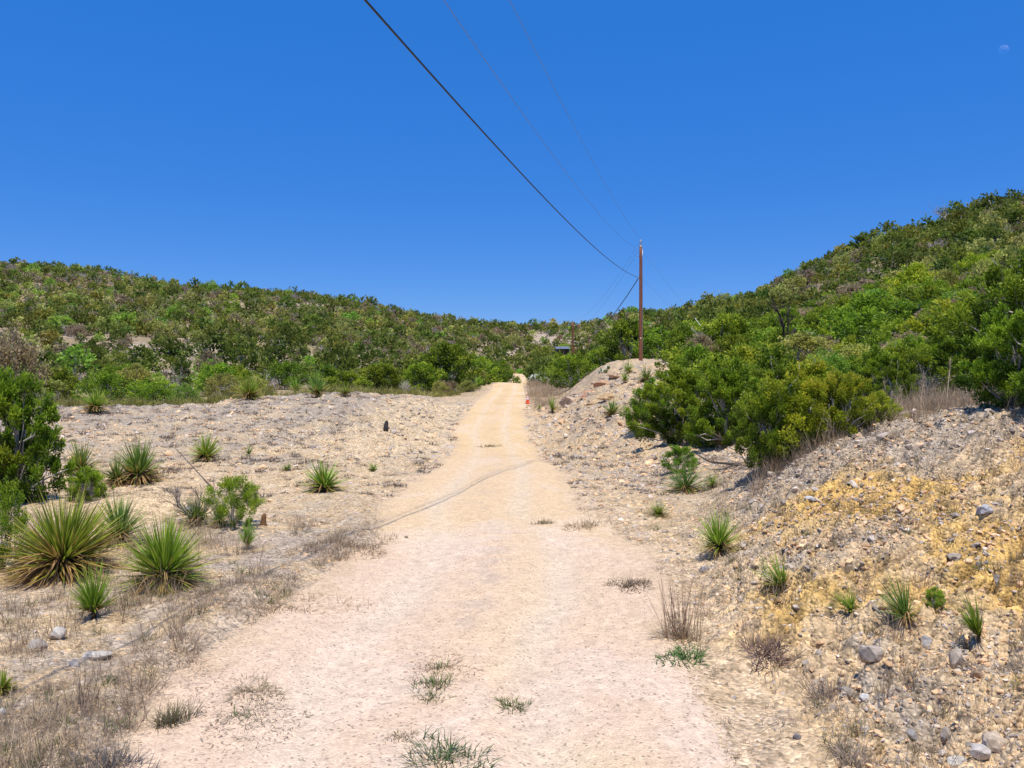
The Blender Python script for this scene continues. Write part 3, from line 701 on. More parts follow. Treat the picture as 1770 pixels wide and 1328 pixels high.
def build_grass():
    def V_(seed, n, h, r, wd, c0, c1, splay, droop): return tuft_arrays(seed, n, h, r, wd, c0, c1, splay, droop)
    low = [V_(300 + i, 46, 1, 1.5, .026, *( (GRY0, GRY1), (DRY0, DRY1), (GRY0, DRY1))[i % 3], 1.3, .5) for i in range(6)]
    tall = [V_(320 + i, 26, 1, .5, .012, *((STRAW0, STRAW1), (DRY0, STRAW1))[i % 2], .55, .4) for i in range(4)]
    green = [V_(340 + i, 30, 1, .8, .032, *((GRN0, GRN1), ((.07, .09, .02), (.26, .26, .06)))[i % 2], .9, .4) for i in range(4)]
    dots = [V_(360 + i, 34, 1, 1.3, .10, *(((.17, .14, .11), (.40, .335, .27)), ((.18, .135, .095), (.40, .31, .225)))[i % 2], 1.2, .5) for i in range(6)]
    lip = [V_(380 + i, 30, 1, .8, .05, (.12, .14, .03), (.44, .42, .09), .8, .4) for i in range(3)]
    G = Geo()
    def go(var, x, y, h, wscale=1.0):
        if not len(x): return
        s = np.stack([h * wscale, h * wscale, h], 1)
        pos = np.stack([x, y, ground_h(x, y)], 1)
        m = len(x)
        V, Fc, C = scatter(var, pos, RNG.uniform(0, 6.28, m), s, RNG.integers(0, len(var), m), RNG.uniform(.7, 1.25, m)).arr()
        G.add(V, Fc, C)
    x, y = sample_ground(60000, 3.0, 44)
    ri, a, n, nb = region(x, y)
    off = ri < 0.02; left = off & (x < 0); right = off & (x > 0)
    u = RNG.uniform(0, 1, len(x))
    verge = left & (ri > -.75 - .35 * n) & (y < 12.5)
    d = np.zeros(len(x))
    d = np.where(left & (y < 10), np.clip(.10 + .38 * n + .1 * nb, .015, .5), d)
    d = np.where(verge, np.clip(.30 + .55 * n, .05, .7), d)
    d = np.where(left & (y >= 10) & (y < 17), np.clip(.12 + .3 * n, .03, .4), d)
    d = np.where(left & (y >= 17), np.clip(.27 + .34 * n, .08, .6), d)
    d = np.where(left & (y >= 18) & (ri > -3.2) & (ri < -.8), d * .3, d)
    d = np.where(left & (ri > -1.2) & (y >= 10), np.clip(.10 + .3 * n, .03, .4), d)
    rb = right_bank(x, y); sandy = right & (y < 6.5) & (ri > -1.3)
    d = np.where(right, np.clip(.17 + .3 * n, .04, .5), d)
    d = np.where(right & (ri > -1.1) & (y > 7), np.clip(.12 + .35 * n, .02, .5), d)
    d = np.where(right & (a > .24) & (y > 8.5 + 1.5 * n) & (y < 14), np.clip(.42 + .45 * n, .10, .9), d)
    d = np.where(right & (rb > .5) & (y < 8.5), np.clip(.045 + .12 * n, .01, .15), d)
    d = np.where(right & (a > .12) & (a < .22) & (y > 9) & (y < 17), .16, d)
    d = np.where(sandy, d * .25, d)
    k = (u < d * .55)
    h = np.where(verge, RNG.uniform(.04, .11, len(x)), RNG.uniform(.03, .10, len(x)) * np.clip(.75 + y / 26, 1, 1.8))
    kk = k & (y < 13); go(low, x[kk], y[kk], h[kk], 1.0)
    kk = (u < d * .95) & (y >= 13); go(dots, x[kk], y[kk], h[kk] * RNG.uniform(.4, 1.2, kk.sum()), 1.15)
    # taller straw and a little green among it, left foreground
    k2 = left & (y < 10.5) & (u < np.where(verge, .035, .075) * np.clip(.6 + 1.2 * n, .1, 1.6))
    go(tall, x[k2], y[k2], RNG.uniform(.16, .42, k2.sum()), .8)
    k3 = off & (y < 10) & (u > 1 - .022 * np.clip(.6 + n, .1, 1.5)) & ((x < 0) | (ri < -.4))
    go(green, x[k3], y[k3], RNG.uniform(.05, .14, k3.sum()), .9)
    k4 = right & (rb > .2) & (u > .965) & (y < 12.5)
    go(tall, x[k4], y[k4], RNG.uniform(.12, .30, k4.sum()), .8)
    # straw along the bushes on the right crest
    m = 700; ay = RNG.uniform(10.0, 14.5, m); ax = RNG.uniform(.30, .70, m) * ay
    go(tall, ax, ay, RNG.uniform(.20, .55, m), .7)
    # yellow-green and tan grass on the far lip of the left bank
    m = 700; aa = RNG.uniform(-.62, -.06, m); ry = np.interp(aa, [-.62, -.4, -.28, -.18, -.1, -.06], [36, 36, 40, 43, 54, 64]) + RNG.gamma(1.4, 2.2, m)
    go(lip, aa * ry, ry, RNG.uniform(.3, .75, m), .8)
    go(tall, aa[:250] * (ry[:250] + .5), ry[:250] + .5, RNG.uniform(.35, .7, 250), .8)
    # reddish straw right of the road by the cone and on the ditch
    m = 520; yy = RNG.uniform(43, 95, m); _, r = road_edges(yy); xx = r + .35 + RNG.gamma(1.6, .9, m) * (yy / 60)
    go(tall, xx, yy, RNG.uniform(.45, 1.0, m) * np.clip(yy / 60, .7, 1.2), .9)
    tag(obj('dry_grass', G.mesh('dry_grass', M_GRASS)), kind='stuff')
build_grass()

# ================================================================== SHRUBS AND TREES
TAKEN = []       # (x, y, radius) of plants placed one by one
def take(p, r): TAKEN.append((p[0], p[1], r))
def single(kind, u, vb, hpx, wpx, label, lod=0, d=None, var=None, group=None):
    p = on(u, d) if d else at(u, vb)
    s = p.y / F; h, w = hpx * s * (.88 if u > 1100 and p.y < 45 else 1), wpx * s
    t = plant(kind, p, h, w, label, group, lod, random, var); take(p, w * .5); return t
single('juniper', 24, 868, 225, 170, 'large dark juniper at the left picture edge behind the big old sotol', var=0)
single('juniper', -60, 880, 260, 190, 'dark juniper cut by the left picture edge, beside the large dark one', var=1)
single('young_juniper', 6, 985, 150, 90, 'bright green young juniper at the left edge, low beside the big old sotol', var=2)
single('young_juniper', 404, 912, 92, 92, 'bright green bushy juniper seedling left of the road beside a bare grey twig shrub', var=1)
single('juniper', 150, 868, 60, 60, 'small low juniper between the left edge juniper and the twin small sotols', var=3)
single('juniper', 1185, 768, 150, 170, 'dense dark juniper bush leaning over bare soil, left end of the right roadside thicket', var=0)
single('juniper', 1130, 752, 105, 80, 'narrow juniper at the far left tip of the right roadside thicket', var=2)
single('juniper', 1262, 770, 165, 150, 'tall dark juniper behind the bare soil gap in the right roadside thicket', var=1)
single('juniper', 1335, 812, 165, 120, 'dark juniper with grey dead branches at its foot, right of the bare soil gap', var=3)
single('yellow_juniper', 1395, 775, 175, 190, 'yellow-green juniper with orange tinted tips in the middle of the right thicket', var=0)
single('yellow_juniper', 1455, 752, 130, 110, 'pale yellow-green juniper with many bare grey twigs right of the orange tipped one', var=2)
single('juniper', 1745, 702, 195, 165, 'large dark juniper at the right picture edge above the stony bank', var=1)
single('juniper', 1835, 700, 230, 180, 'dark juniper cut by the right picture edge', var=0)
single('yellow_juniper', 1740, 698, 32, 50, 'tiny yellow-green shrub on the crest of the stony bank near the right edge', var=3)
single('yellow_juniper', 1512, 728, 70, 80, 'low yellowish juniper where straw stalks begin on the bank crest', var=1)
single('young_juniper', 1176, 818, 55, 80, 'small lopsided bright green juniper standing clear of the right thicket above pale grass', var=3)
single('young_juniper', 1616, 1047, 42, 46, 'tiny leafy green seedling on the yellow right bank between two sotols', var=0)
single('juniper', 1215, 772, 45, 50, 'low rounded olive juniper under the dense dark bush', var=2)
for (u, vb, hp, wp, d, kd, lb) in [
    (1560, 700, 110, 150, 17, 'juniper', 'broad mid-green juniper behind straw stalks right of the yellow-green one'),
    (1640, 690, 120, 140, 19, 'juniper', 'juniper between the broad mid-green one and the right edge juniper'),
    (1420, 690, 95, 150, 21, 'juniper', 'dark juniper directly behind the orange tipped juniper'),
    (1500, 690, 100, 140, 20, 'juniper', 'deep green juniper behind the pale twiggy one'),
    (1330, 690, 110, 130, 24, 'juniper', 'juniper behind the bush with dead grey branches'),
    (1240, 690, 95, 120, 30, 'juniper', 'rounded juniper above and behind the dense dark bush'),
    (1300, 655, 75, 120, 34, 'yellow_juniper', 'light green spreading juniper behind the rounded one'),
    (1190, 650, 70, 110, 40, 'juniper', 'juniper just right of the near utility pole'),
    (1145, 615, 58, 95, 60, 'juniper', 'dark juniper close behind the near utility pole on its right'),
    (1080, 628, 44, 70, 72, 'juniper', 'small rounded juniper close left of the near utility pole'),
    (1045, 640, 38, 60, 66, 'juniper', 'low juniper between the cut bank top and the near utility pole'),
    (1390, 655, 70, 110, 36, 'oak', 'tan and grey budding oak in front of the black twisted trunk'),
    (1480, 640, 90, 140, 40, 'juniper', 'juniper on the lower right hillside above the roadside thicket'),
    (1570, 620, 85, 130, 38, 'juniper', 'juniper below the bare patch on the right hillside'),
    (1660, 600, 90, 130, 36, 'brown_shrub', 'brownish thin shrub above the right edge thicket')]:
    single(kd, u, vb, hp, wp, lb, 1 if d > 28 else 0, d)
for (u, hp, wp, d, kd, lb) in [
    (992, 56, 78, 58, 'juniper', 'rounded dark juniper on the cut bank right of the far road, below the far pole'),
    (770, 86, 118, 74, 'juniper', 'largest feathery grey-green tree left of where the road vanishes'),
    (725, 55, 80, 70, 'juniper', 'bushy juniper left of the largest feathery tree'),
    (822, 56, 70, 86, 'juniper', 'juniper right of the largest feathery tree beside the road'),
    (860, 48, 60, 108, 'juniper', 'juniper at the left edge of the road just before it vanishes'),
    (660, 50, 90, 62, 'juniper', 'low dark green shrub row member behind yellow grass left of the road'),
    (600, 40, 80, 58, 'juniper', 'low dark green juniper behind the yellow grass of the left bank lip'),
    (230, 64, 80, 58, 'oak', 'bright yellow-green oak in the valley behind the left bank'),
    (365, 34, 55, 72, 'green_oak', 'vivid lime green rounded oak in the left valley'),
    (297, 55, 66, 55, 'bare_shrub', 'leafless grey rounded shrub right of the bright yellow-green oak'),
    (392, 46, 60, 56, 'bare_shrub', 'leafless grey shrub left of the yellowish sotol on the bank lip'),
    (702, 30, 38, 60, 'bare_shrub', 'small pale leafless shrub before the largest feathery tree'),
    (70, 50, 90, 52, 'oak', 'pale olive oak at the left behind the edge juniper'),
    (14, 132, 100, 42, 'brown_shrub', 'brownish-red trunked tree with pale crown at the left edge behind the dark juniper'),
    (75, 40, 70, 46, 'bare_shrub', 'leafless grey brush between the left edge juniper and the olive oak'),
    (180, 55, 80, 50, 'juniper', 'dark juniper behind the leftmost sotol of the bank lip'),
    (270, 50, 95, 47, 'juniper', 'dark spreading juniper in front of the bare rounded grey shrub'),
    (460, 42, 70, 60, 'bare_shrub', 'grey leafless brush right of the yellowish sotol on the bank lip'),
    (622, 24, 36, 95, 'brown_shrub', 'rust-brown rounded shrub in the valley left of the feathery tree')]:
    single(kd, u, 0, hp, wp, lb, 1, d)

for (u, d, vt, wp) in [(964, 150, 610, 30), (986, 145, 612, 30), (945, 140, 622, 34), (1004, 150, 616, 30)]:
    p = on(u, d); h = (664 - vt) / F * d - p.z
    take(plant('juniper', p, h, wp / F * d, 'juniper among those hiding the shed walls below the second pole', 'junipers in front of the shed', 1).location, 1.2)
def ok_spot(x, y, ri):
    a = x / y
    if ri > -1.6: return False
    if a < -.03 or (x < 0):
        return y > np.interp(a, [-.8, -.4, -.28, -.18, -.1, -.05, 0], [40, 40, 45, 49, 60, 70, 100])
    lim = np.interp(a, [.0, .03, .06, .1, .14, .155, .19, .24, .30, .36, .45, .8], [110, 80, 62, 66, 63, 60, 46, 30, 22, 17, 14.5, 13.5])
    return y > lim
def scatter_plants():
    rnd = random.Random(11); cell = {}; S = 3.0; out = []
    def free(x, y, r):
        ci, cj = int(x // S), int(y // S)
        for i in range(ci - 2, ci + 3):
            for j in range(cj - 2, cj + 3):
                for (px, py, pr) in cell.get((i, j), ()):
                    if (px - x) ** 2 + (py - y) ** 2 < (.84 * (pr + r)) ** 2: return False
        return True
    def push(x, y, r): cell.setdefault((int(x // S), int(y // S)), []).append((x, y, r))
    for t in TAKEN: push(*t)
    tries = 64000
    rg = np.random.default_rng(23)
    YS = np.concatenate([rg.uniform(13, 75, 7000), rg.uniform(60, 190, 13000), 430 * np.sqrt(rg.uniform(.02, 1, tries - 20000))])
    XS = rg.uniform(-.74, .74, tries) * YS
    ZG = ground_h(XS, YS, False); RI = road_in(XS, YS); BM = bare_mask(XS, YS)
    for k in range(tries):
        x = float(XS[k]); y = float(YS[k]); a = x / y
        if not ok_spot(x, y, RI[k]): continue
        right = a > .16
        z = rnd.random()
        far = y > 110
        w = (.54, .13, .035, .17, .125) if not right else (.66, .13, .025, .10, .085)
        if y < 110 and not right: w = (.58, .14, .05, .10, .13)
        kind = 'bare_shrub'
        for kk, ww in zip(('juniper', 'oak', 'green_oak', 'brown_shrub', 'bare_shrub'), w):
            if z < ww: kind = kk; break
            z -= ww
        if kind == 'juniper' and rnd.random() < (.16 if not right else .26): kind = 'yellow_juniper'
        h = rnd.choice((1, 1, 1.4)) * rnd.uniform(1.6, 3.4) * (1.22 if far else 1) * (1 if far else .88) * (1 if y > 45 else .66) * (.62 if (y < 85 and a < .03) else 1)
        if kind in ('brown_shrub', 'bare_shrub'): h *= .72
        if rnd.random() < .3: h *= .62
        if .028 < a < .095 and 55 < y < 205:      # low growth only before the shed and the far poles
            h = min(h, (664 - (618 if a > .04 else 606)) / F * y - float(ZG[k]))
            if h < .6: continue
        wd = h * rnd.uniform(.95, 1.5); r = wd * .5
        if not free(x, y, r): continue
        if BM[k] > (-.3 if y < 210 and a < -.1 else 0) and rnd.random() < (.86 if a > -.06 and a < .16 else (.62 if y > 230 else .95)): continue
        push(x, y, r); out.append((kind, x, y, h, wd))
    return out
SPOTS = scatter_plants()
def zone(x, y):
    a = x / y
    if a > .16:
        if y < 30: return 'in the thicket above the stony right bank'
        if y < 75: return 'on the lower right hillside'
        return 'high on the right hillside below the skyline'
    if a > .0: return 'on the distant slope where the road vanishes'
    if y < 80: return 'in the valley behind the left bank'
    if y < 190: return 'on the lower left hillside'
    return 'high on the left hillside below the skyline'
WORDS = {'juniper': 'dark green juniper', 'yellow_juniper': 'yellow-green juniper', 'oak': 'pale yellow-green budding oak', 'green_oak': 'vivid lime green oak',
         'brown_shrub': 'tan-brown thin shrub', 'bare_shrub': 'leafless grey shrub'}
def place_scattered():
    order = sorted(SPOTS, key=lambda s: -s[3] / s[2])
    ZS = ground_h(np.array([s[1] for s in order]), np.array([s[2] for s in order]))
    quota = {'juniper': 240, 'oak_tree': 280, 'brown_shrub': 280, 'bare_shrub': 270}
    rest = []
    rnd = random.Random(5)
    for gi, (kind, x, y, h, w) in enumerate(order):
        nm, cat = KIND_NAME[kind]
        if quota[nm] <= 0 or abs(x / y) > .66: rest.append((kind, x, y, h, w)); continue
        quota[nm] -= 1
        z = zone(x, y); size = 'tall' if h > 2.7 else ('low' if h < 1.6 else 'rounded')
        label = f"{size} {WORDS[kind]} {z}"; group = f"{size} {WORDS[kind]}s {z}"
        p = (x, y, float(ZS[gi]))
        plant(kind, p, h, w, label, group, 0 if y < 24 else (1 if y < 75 else 2), rnd)
    G = Geo(); rest = [r for r in rest if r[2] > 70]
    pal = {**FAR_PAL, 'bare_shrub': ((.13, .11, .10), (.30, .26, .235), (.44, .38, .34))}
    for kind in pal:
        for lo, hi, nc, per, ll, lw in ((0, 190, 30, 10, .17, .095), (190, 999, 18, 9, .24, .13)):
            rs = [r for r in rest if r[0] == kind and lo <= r[2] < hi]
            if not rs: continue
            if kind == 'bare_shrub': lw = lw * .28; per = per + 4
            vs = []
            for i in range(6):
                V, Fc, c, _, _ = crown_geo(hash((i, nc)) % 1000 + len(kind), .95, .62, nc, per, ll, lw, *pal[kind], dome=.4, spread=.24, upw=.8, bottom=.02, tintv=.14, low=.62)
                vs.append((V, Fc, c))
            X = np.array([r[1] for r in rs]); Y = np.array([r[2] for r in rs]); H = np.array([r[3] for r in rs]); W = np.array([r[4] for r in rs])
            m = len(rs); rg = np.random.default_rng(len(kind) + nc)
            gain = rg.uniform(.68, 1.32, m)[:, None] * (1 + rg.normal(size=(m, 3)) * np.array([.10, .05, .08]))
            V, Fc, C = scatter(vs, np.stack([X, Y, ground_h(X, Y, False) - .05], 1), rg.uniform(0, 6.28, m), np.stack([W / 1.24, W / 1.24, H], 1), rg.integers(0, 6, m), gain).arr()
            G.add(V, Fc, C)
    tag(obj('hillside_scrub', G.mesh('hillside_scrub', M_SCRUB)), kind='stuff')
    return len(rest)
n_rest = place_scattered()
print('spots', len(SPOTS), 'rest', n_rest, 'stones', n_st)

# ================================================================== SOTOLS (strap-leaved rosettes)
SG = 'sotol rosettes'
def sot(u, vb, hpx, wpx, label, seed, d=None, **k):
    p = on(u, d) if d else at(u, vb)
    s = p.y / F
    if p.y < 13: k['n'] = int(k.get('n', 200) * 2.0); k['thin'] = k.get('thin', 1) * .72
    if p.y > 11: hpx *= 1.15; wpx *= 1.2; k['n'] = int(k.get('n', 200) * 1.3)
    return sotol(p, hpx * s, wpx * s, label, seed, group=SG, **k)
sot(110, 992, 138, 235, 'largest sotol, old, with a wide skirt of yellow and brown dead leaves, left foreground', 1, n=420, dead=.55, tone=2, lo=-.28)
sot(205, 940, 85, 120, 'half sotol growing out of the back right of the largest one', 31, n=200, dead=.2, tone=1)
sot(283, 1012, 118, 185, 'big fresh green sotol right of the largest one', 2, n=330, dead=.12, tone=0, lo=-.22)
sot(162, 1070, 98, 100, 'narrow upright green sotol in front of the two biggest ones', 3, n=120, dead=.05, lo=.2)
sot(240, 836, 70, 85, 'sotol on a thick skirt of rust-brown dead leaves, left middle distance', 4, n=230, dead=.8, tone=1)
sot(203, 836, 45, 60, 'small dull sotol touching the rust skirted one on its left', 5, n=130, dead=.6, tone=1)
sot(140, 822, 55, 62, 'upright blue-green sotol beside the left edge juniper, the upper of a pair', 6, n=140, dead=.1, tone=1)
sot(150, 850, 42, 58, 'sotol with dry tan base beside the left edge juniper, the lower of a pair', 7, n=130, dead=.7, tone=1)
sot(356, 798, 45, 58, 'rounded sotol with reddish dry tips alone on the left gravel slope', 8, n=190, dead=.4, tone=2)
sot(560, 850, 52, 78, 'fresh green sotol nearest the road on the left gravel slope', 9, n=210, dead=.25, tone=0)
sot(338, 908, 58, 70, 'dark green sotol under the bare twig shrub', 10, n=120, dead=.3, tone=1)
sot(378, 912, 50, 46, 'dark green sotol between the bare twig shrub and the juniper seedling', 32, n=90, dead=.3, tone=1)
sot(428, 950, 52, 48, 'thin grassy sotol in front of the juniper seedling', 11, n=90, dead=.05, tone=0, lo=.35, thin=.8)
sot(430, 690, 38, 56, 'yellowish spiky sotol on the lip of the left bank', 12, n=170, dead=.4, tone=2)
sot(512, 680, 30, 34, 'small green sotol left of a fuller one on the bank lip', 13, n=110, dead=.1, tone=0)
sot(548, 687, 42, 40, 'tall full sotol at the high point of the left bank lip', 14, n=170, dead=.4, tone=1)
sot(165, 712, 38, 56, 'leftmost sotol on the bank lip with brown skirt', 15, n=170, dead=.6, tone=0)
sot(597, 684, 22, 34, 'little yellow-green sotol right of the full one on the bank lip', 16, n=90, dead=.2, tone=2)
sot(497, 815, 16, 24, 'tiny sotol left of the fresh green one on the gravel slope', 17, n=60, dead=.05, tone=1)
sot(430, 788, 20, 22, 'tiny sotol right of the reddish tipped one', 18, n=50, dead=.05, tone=1)
sot(645, 815, 16, 22, 'tiny sotol near the left road edge in mid distance', 19, n=60, dead=.05, tone=0)
sot(1243, 958, 78, 105, 'fullest sotol on the right bank, nearest the road', 20, n=150, dead=.35, tone=0, lo=-.05)
sot(1352, 1000, 68, 84, 'sparse sotol leaning left over the grey rubble of the right bank', 21, n=60, dead=.25, tone=0, lean=(-.35, 0), lo=.2)
sot(1470, 1055, 52, 70, 'sparse low sotol in the middle of the right bank', 22, n=44, dead=.1, tone=0, lean=(-.2, 0), lo=.15)
sot(1566, 1072, 88, 90, 'sotol with bundled dark dead leaves hanging downhill, right bank', 23, n=62, dead=.5, tone=1, lean=(-.25, 0), lo=.15)
sot(1692, 1115, 80, 62, 'rightmost sotol on the yellow bank, thin and upright', 24, n=48, dead=.1, tone=0, lean=(-.25, 0), lo=.35)
sot(1058, 720, 28, 40, 'small drooping sotol left of a larger one by the right thicket', 25, n=120, dead=.5, tone=1)
sot(1103, 728, 38, 46, 'sotol with brown skirt at the left foot of the right thicket', 26, n=150, dead=.7, tone=1)
sot(1085, 645, 20, 26, 'small yellow-green sotol on the slope below the near pole', 27, n=90, dead=.3, tone=0)
sot(1080, 662, 18, 20, 'smallest sotol on the slope below the near pole', 28, n=80, dead=.3, tone=0)
sot(1116, 662, 30, 34, 'sotol on the bank top right of the near pole base', 33, n=120, dead=.3, tone=1)
sot(1252, 770, 52, 46, 'sotol with yellow-brown hanging leaves beneath the right thicket', 29, n=120, dead=1.2, tone=2)
sot(1185, 850, 42, 80, 'spreading sotol at the base of the small lopsided juniper', 30, n=150, dead=.3, tone=1)
sot(1232, 842, 28, 46, 'pale grassy sotol right of the small lopsided juniper', 34, n=90, dead=.05, tone=0, thin=.7)
sot(1138, 892, 30, 60, 'yellow-green grassy clump at the right road shoulder', 35, n=110, dead=.05, tone=2, thin=.7, name='grass_clump', cat='grass clump')
sot(4, 1195, 40, 62, 'yellowed sotol cut by the left picture edge, low in the foreground', 36, n=90, dead=.3, tone=2)
sot(955, 712, 26, 24, 'thin green sotol in the straw behind the orange cone', 37, n=70, dead=.1, tone=0)
sot(932, 710, 12, 12, 'tiny green sotol just right of the orange cone', 38, n=50, dead=.1, tone=0)

# ================================================================== GRASS CLUMPS ONE CAN POINT AT
def gt(u, v, label, *parts, name='grass_tuft', cat='grass tuft'):
    p = at(u, v); s = p.y / F; pl = []; tw = .52
    for i, (pn, n, hpx, rpx, wpx, c0, c1, splay, droop) in enumerate(parts):
        pl.append((pn, dict(seed=int(u * 7 + v + i), n=int(n * 1.5), h=hpx * s * .9, r=rpx * s, wd=wpx * s * tw, c0=c0, c1=c1, splay=splay, droop=droop, seg=3)))
    return tuft(p, pl, label, name, cat, group='grass clumps on and beside the road')
G0, G1 = (.045, .10, .025), (.15, .27, .05)
gt(768, 1312, 'green grass tuft at the bottom edge of the road centre', ('green_leaves', 170, 46, 95, 3.4, (.04, .08, .03), (.13, .22, .07), 1.2, .4), ('dry_leaves', 80, 24, 105, 3.0, DRY0, DRY1, 1.6, .5))
gt(750, 1185, 'upright green grass tuft in the road centre below a grey mat', ('green_leaves', 70, 32, 36, 2.6, G0, (.22, .28, .07), .9, .3), ('dry_leaves', 60, 20, 44, 2.4, DRY0, DRY1, 1.3, .4))
gt(760, 1156, 'flat grey-brown weed mat in the road centre with a green sprig', ('dry_leaves', 260, 17, 100, 2.6, DRY0, DRY1, 2.2, .5), ('green_sprays', 26, 22, 24, 2.2, G0, G1, .8, .3))
gt(746, 1208, 'fading olive tuft right below the upright green one', ('green_leaves', 60, 22, 38, 2.4, (.08, .10, .03), (.28, .28, .11), 1.1, .4))
gt(888, 1222, 'small lone green tuft right of the road centre', ('green_leaves', 80, 24, 42, 2.6, G0, (.24, .28, .07), 1.2, .4), ('dry_leaves', 50, 15, 60, 2.4, DRY0, DRY1, 2.0, .5))
gt(692, 1276, 'sparse pale tuft left of the bottom road tuft', ('dry_leaves', 60, 18, 40, 2.4, DRY0, (.32, .30, .14), 1.4, .4))
gt(298, 1250, 'round upright olive tuft standing alone in the left foreground', ('dry_leaves', 150, 50, 36, 2.6, (.10, .09, .05), (.36, .31, .17), .8, .3))
gt(440, 1196, 'grey-brown tuft with long stalks on the left half of the road', ('dry_leaves', 200, 24, 78, 2.6, DRY0, (.34, .30, .19), 1.7, .5), ('long_stalks', 12, 52, 50, 1.6, STRAW0, STRAW1, .8, .4))
gt(425, 1238, 'broad flat grey weed mat on the left half of the road', ('dry_leaves', 420, 20, 150, 2.8, GRY0, GRY1, 2.4, .5), ('green_sprays', 50, 16, 60, 2.4, G0, (.2, .25, .08), 1.4, .4))
gt(1178, 1105, 'tall reddish dry grass at the right road edge', ('tall_stalks', 60, 150, 34, 2.2, (.22, .13, .075), (.46, .31, .21), .22, .15), ('dry_leaves', 130, 60, 46, 2.2, DRY0, DRY1, .8, .4))
gt(1182, 1138, 'low green weed at the foot of the tall reddish grass', ('green_leaves', 150, 30, 62, 3.4, G0, (.16, .30, .07), 1.2, .5))
gt(1092, 1012, 'flat brown tuft inside the right road edge', ('dry_leaves', 220, 18, 56, 2.4, (.15, .105, .07), (.34, .25, .17), 1.9, .5), ('dry_sprays', 14, 36, 16, 1.8, GRY0, DRY1, .6, .3))
gt(940, 905, 'small brown tuft on the road where the gravel changes colour', ('dry_leaves', 80, 15, 22, 1.8, DRY0, (.32, .28, .15), 1.3, .4))
gt(1010, 910, 'wider brown tuft right of the small one at the gravel change', ('dry_leaves', 150, 22, 54, 2.0, DRY0, DRY1, 1.4, .4))
gt(600, 945, 'rounded mound of grey-brown grass on the left road edge', ('dry_leaves', 560, 30, 130, 2.0, DRY0, DRY1, 1.5, .6))
gt(470, 1040, 'thick grey-brown grass bank on the left road edge', ('dry_leaves', 480, 32, 150, 2.0, DRY0, DRY1, 1.5, .6), ('green_leaves', 30, 24, 40, 2.4, GRN0, GRN1, 1.0, .4))
gt(265, 1145, 'matted grey-brown grass at the left road edge in the foreground', ('dry_leaves', 380, 34, 170, 2.2, GRY0, DRY1, 1.7, .6))
gt(1325, 1135, 'dark reddish-brown tuft between the road and the lone grey boulder', ('dry_leaves', 160, 52, 56, 2.8, (.14, .085, .06), (.36, .25, .19), .9, .3))
gt(1425, 1195, 'grey spiky tuft left below the lone grey boulder', ('dry_leaves', 140, 50, 46, 2.6, GRY0, GRY1, .9, .25))
gt(1475, 1318, 'bluish-grey spiky tuft at the bottom edge of the right bank', ('dry_leaves', 160, 42, 56, 2.8, GRY0, GRY1, 1.0, .3))
gt(195, 1326, 'dark bluish-grey spiky tuft at the bottom left edge', ('dry_leaves', 120, 46, 70, 3.0, (.09, .085, .085), (.24, .22, .22), .8, .3))
gt(80, 1300, 'brown tangled tuft in the bottom left corner', ('dry_leaves', 180, 46, 110, 2.4, DRY0, DRY1, 1.1, .5))
gt(845, 772, 'small dark tuft in the middle of the road uphill', ('dry_leaves', 60, 9, 22, 1.6, (.12, .09, .05), (.3, .24, .13), 1.5, .4))

# dry flower stalks standing along the right thicket
for i, (u, v, hpx) in enumerate([(1636, 700, 88), (1600, 706, 60), (1590, 712, 52), (1560, 716, 55), (1672, 696, 70), (1706, 694, 95), (1722, 692, 66), (1532, 724, 70), (1484, 742, 66), (1440, 755, 70)]):
    p = at(u, v, 9.5); s = p.y / F; h = hpx * s
    t = thing('dry_stalk', 'thin pale dry flower stalk standing along the front of the right thicket', 'stalk', p, 0, 'dry flower stalks along the right thicket')
    g = Geo(); q = np.linspace(0, 1, 7); rr = random.Random(i)
    lx = rr.uniform(-.12, .12)
    tube(g, np.stack([lx * h * q ** 1.5, 0 * q, h * q - .03], 1), np.linspace(.010, .004, 7), (.55, .43, .28), 5)
    obj('stem', g.mesh('stem', M_BARK), t)
    g = Geo(); V, Fc, tt = blades(np.stack([np.full(40, lx * h * .8), np.zeros(40), np.linspace(.55, .98, 40) * h], 1) * np.array([1, 1, 1]), RNG.normal(size=(40, 3)) * .4 + np.array([0, 0, 1]), .07, .008, .2, np.random.default_rng(i), 2)
    g.add(V, Fc, lerp((.40, .30, .18), (.60, .48, .32), tt)); obj('seed_head', g.mesh('seed_head', M_GRASS), t)

# ================================================================== DEAD WOOD
def dead_tree(name, label, cat, p, h, w, seed, col, n0=3, r0=.05, lev=3, fork=3):
    t = thing(name, label, cat, p); g = Geo(); g2 = Geo()
    rng = np.random.default_rng(seed); q = np.linspace(0, 1, 8)
    P = np.stack([w * .22 * np.sin(q * 4.2 + seed), w * .1 * np.cos(q * 3 + seed) - w * .1, h * .55 * q - .05], 1)
    tube(g, P, np.linspace(r0 * 1.6, r0, 8), col, 7); obj('trunk', g.mesh('trunk', M_BARK), t)
    twig_geo(g2, seed, h * .75, w * .8, n0, r0 * .6, col, lev, 4, fork)
    V, Fc, C = g2.arr(); V = V + P[-3]
    obj('branches', mesh('branches', V, Fc, C, M_BARK), t); return t
p = on(1362, 38); dead_tree('dead_tree', 'black twisted dead trunk rising out of the right hillside thicket', 'dead tree', p, 3.4, 2.0, 3, (.045, .035, .03), 3, .09, 2, 3)
p = on(1374, 140); dead_tree('dead_tree', 'leafless grey tree against the sky halfway up the right ridge', 'dead tree', p, 5.6, 7.5, 5, (.30, .25, .22), 7, .07, 3, 3)
p = on(1642, 150); dead_tree('dead_tree', 'leafless grey tree against the sky near the top of the right ridge', 'dead tree', p, 6.2, 7.5, 8, (.32, .27, .24), 7, .07, 3, 3)
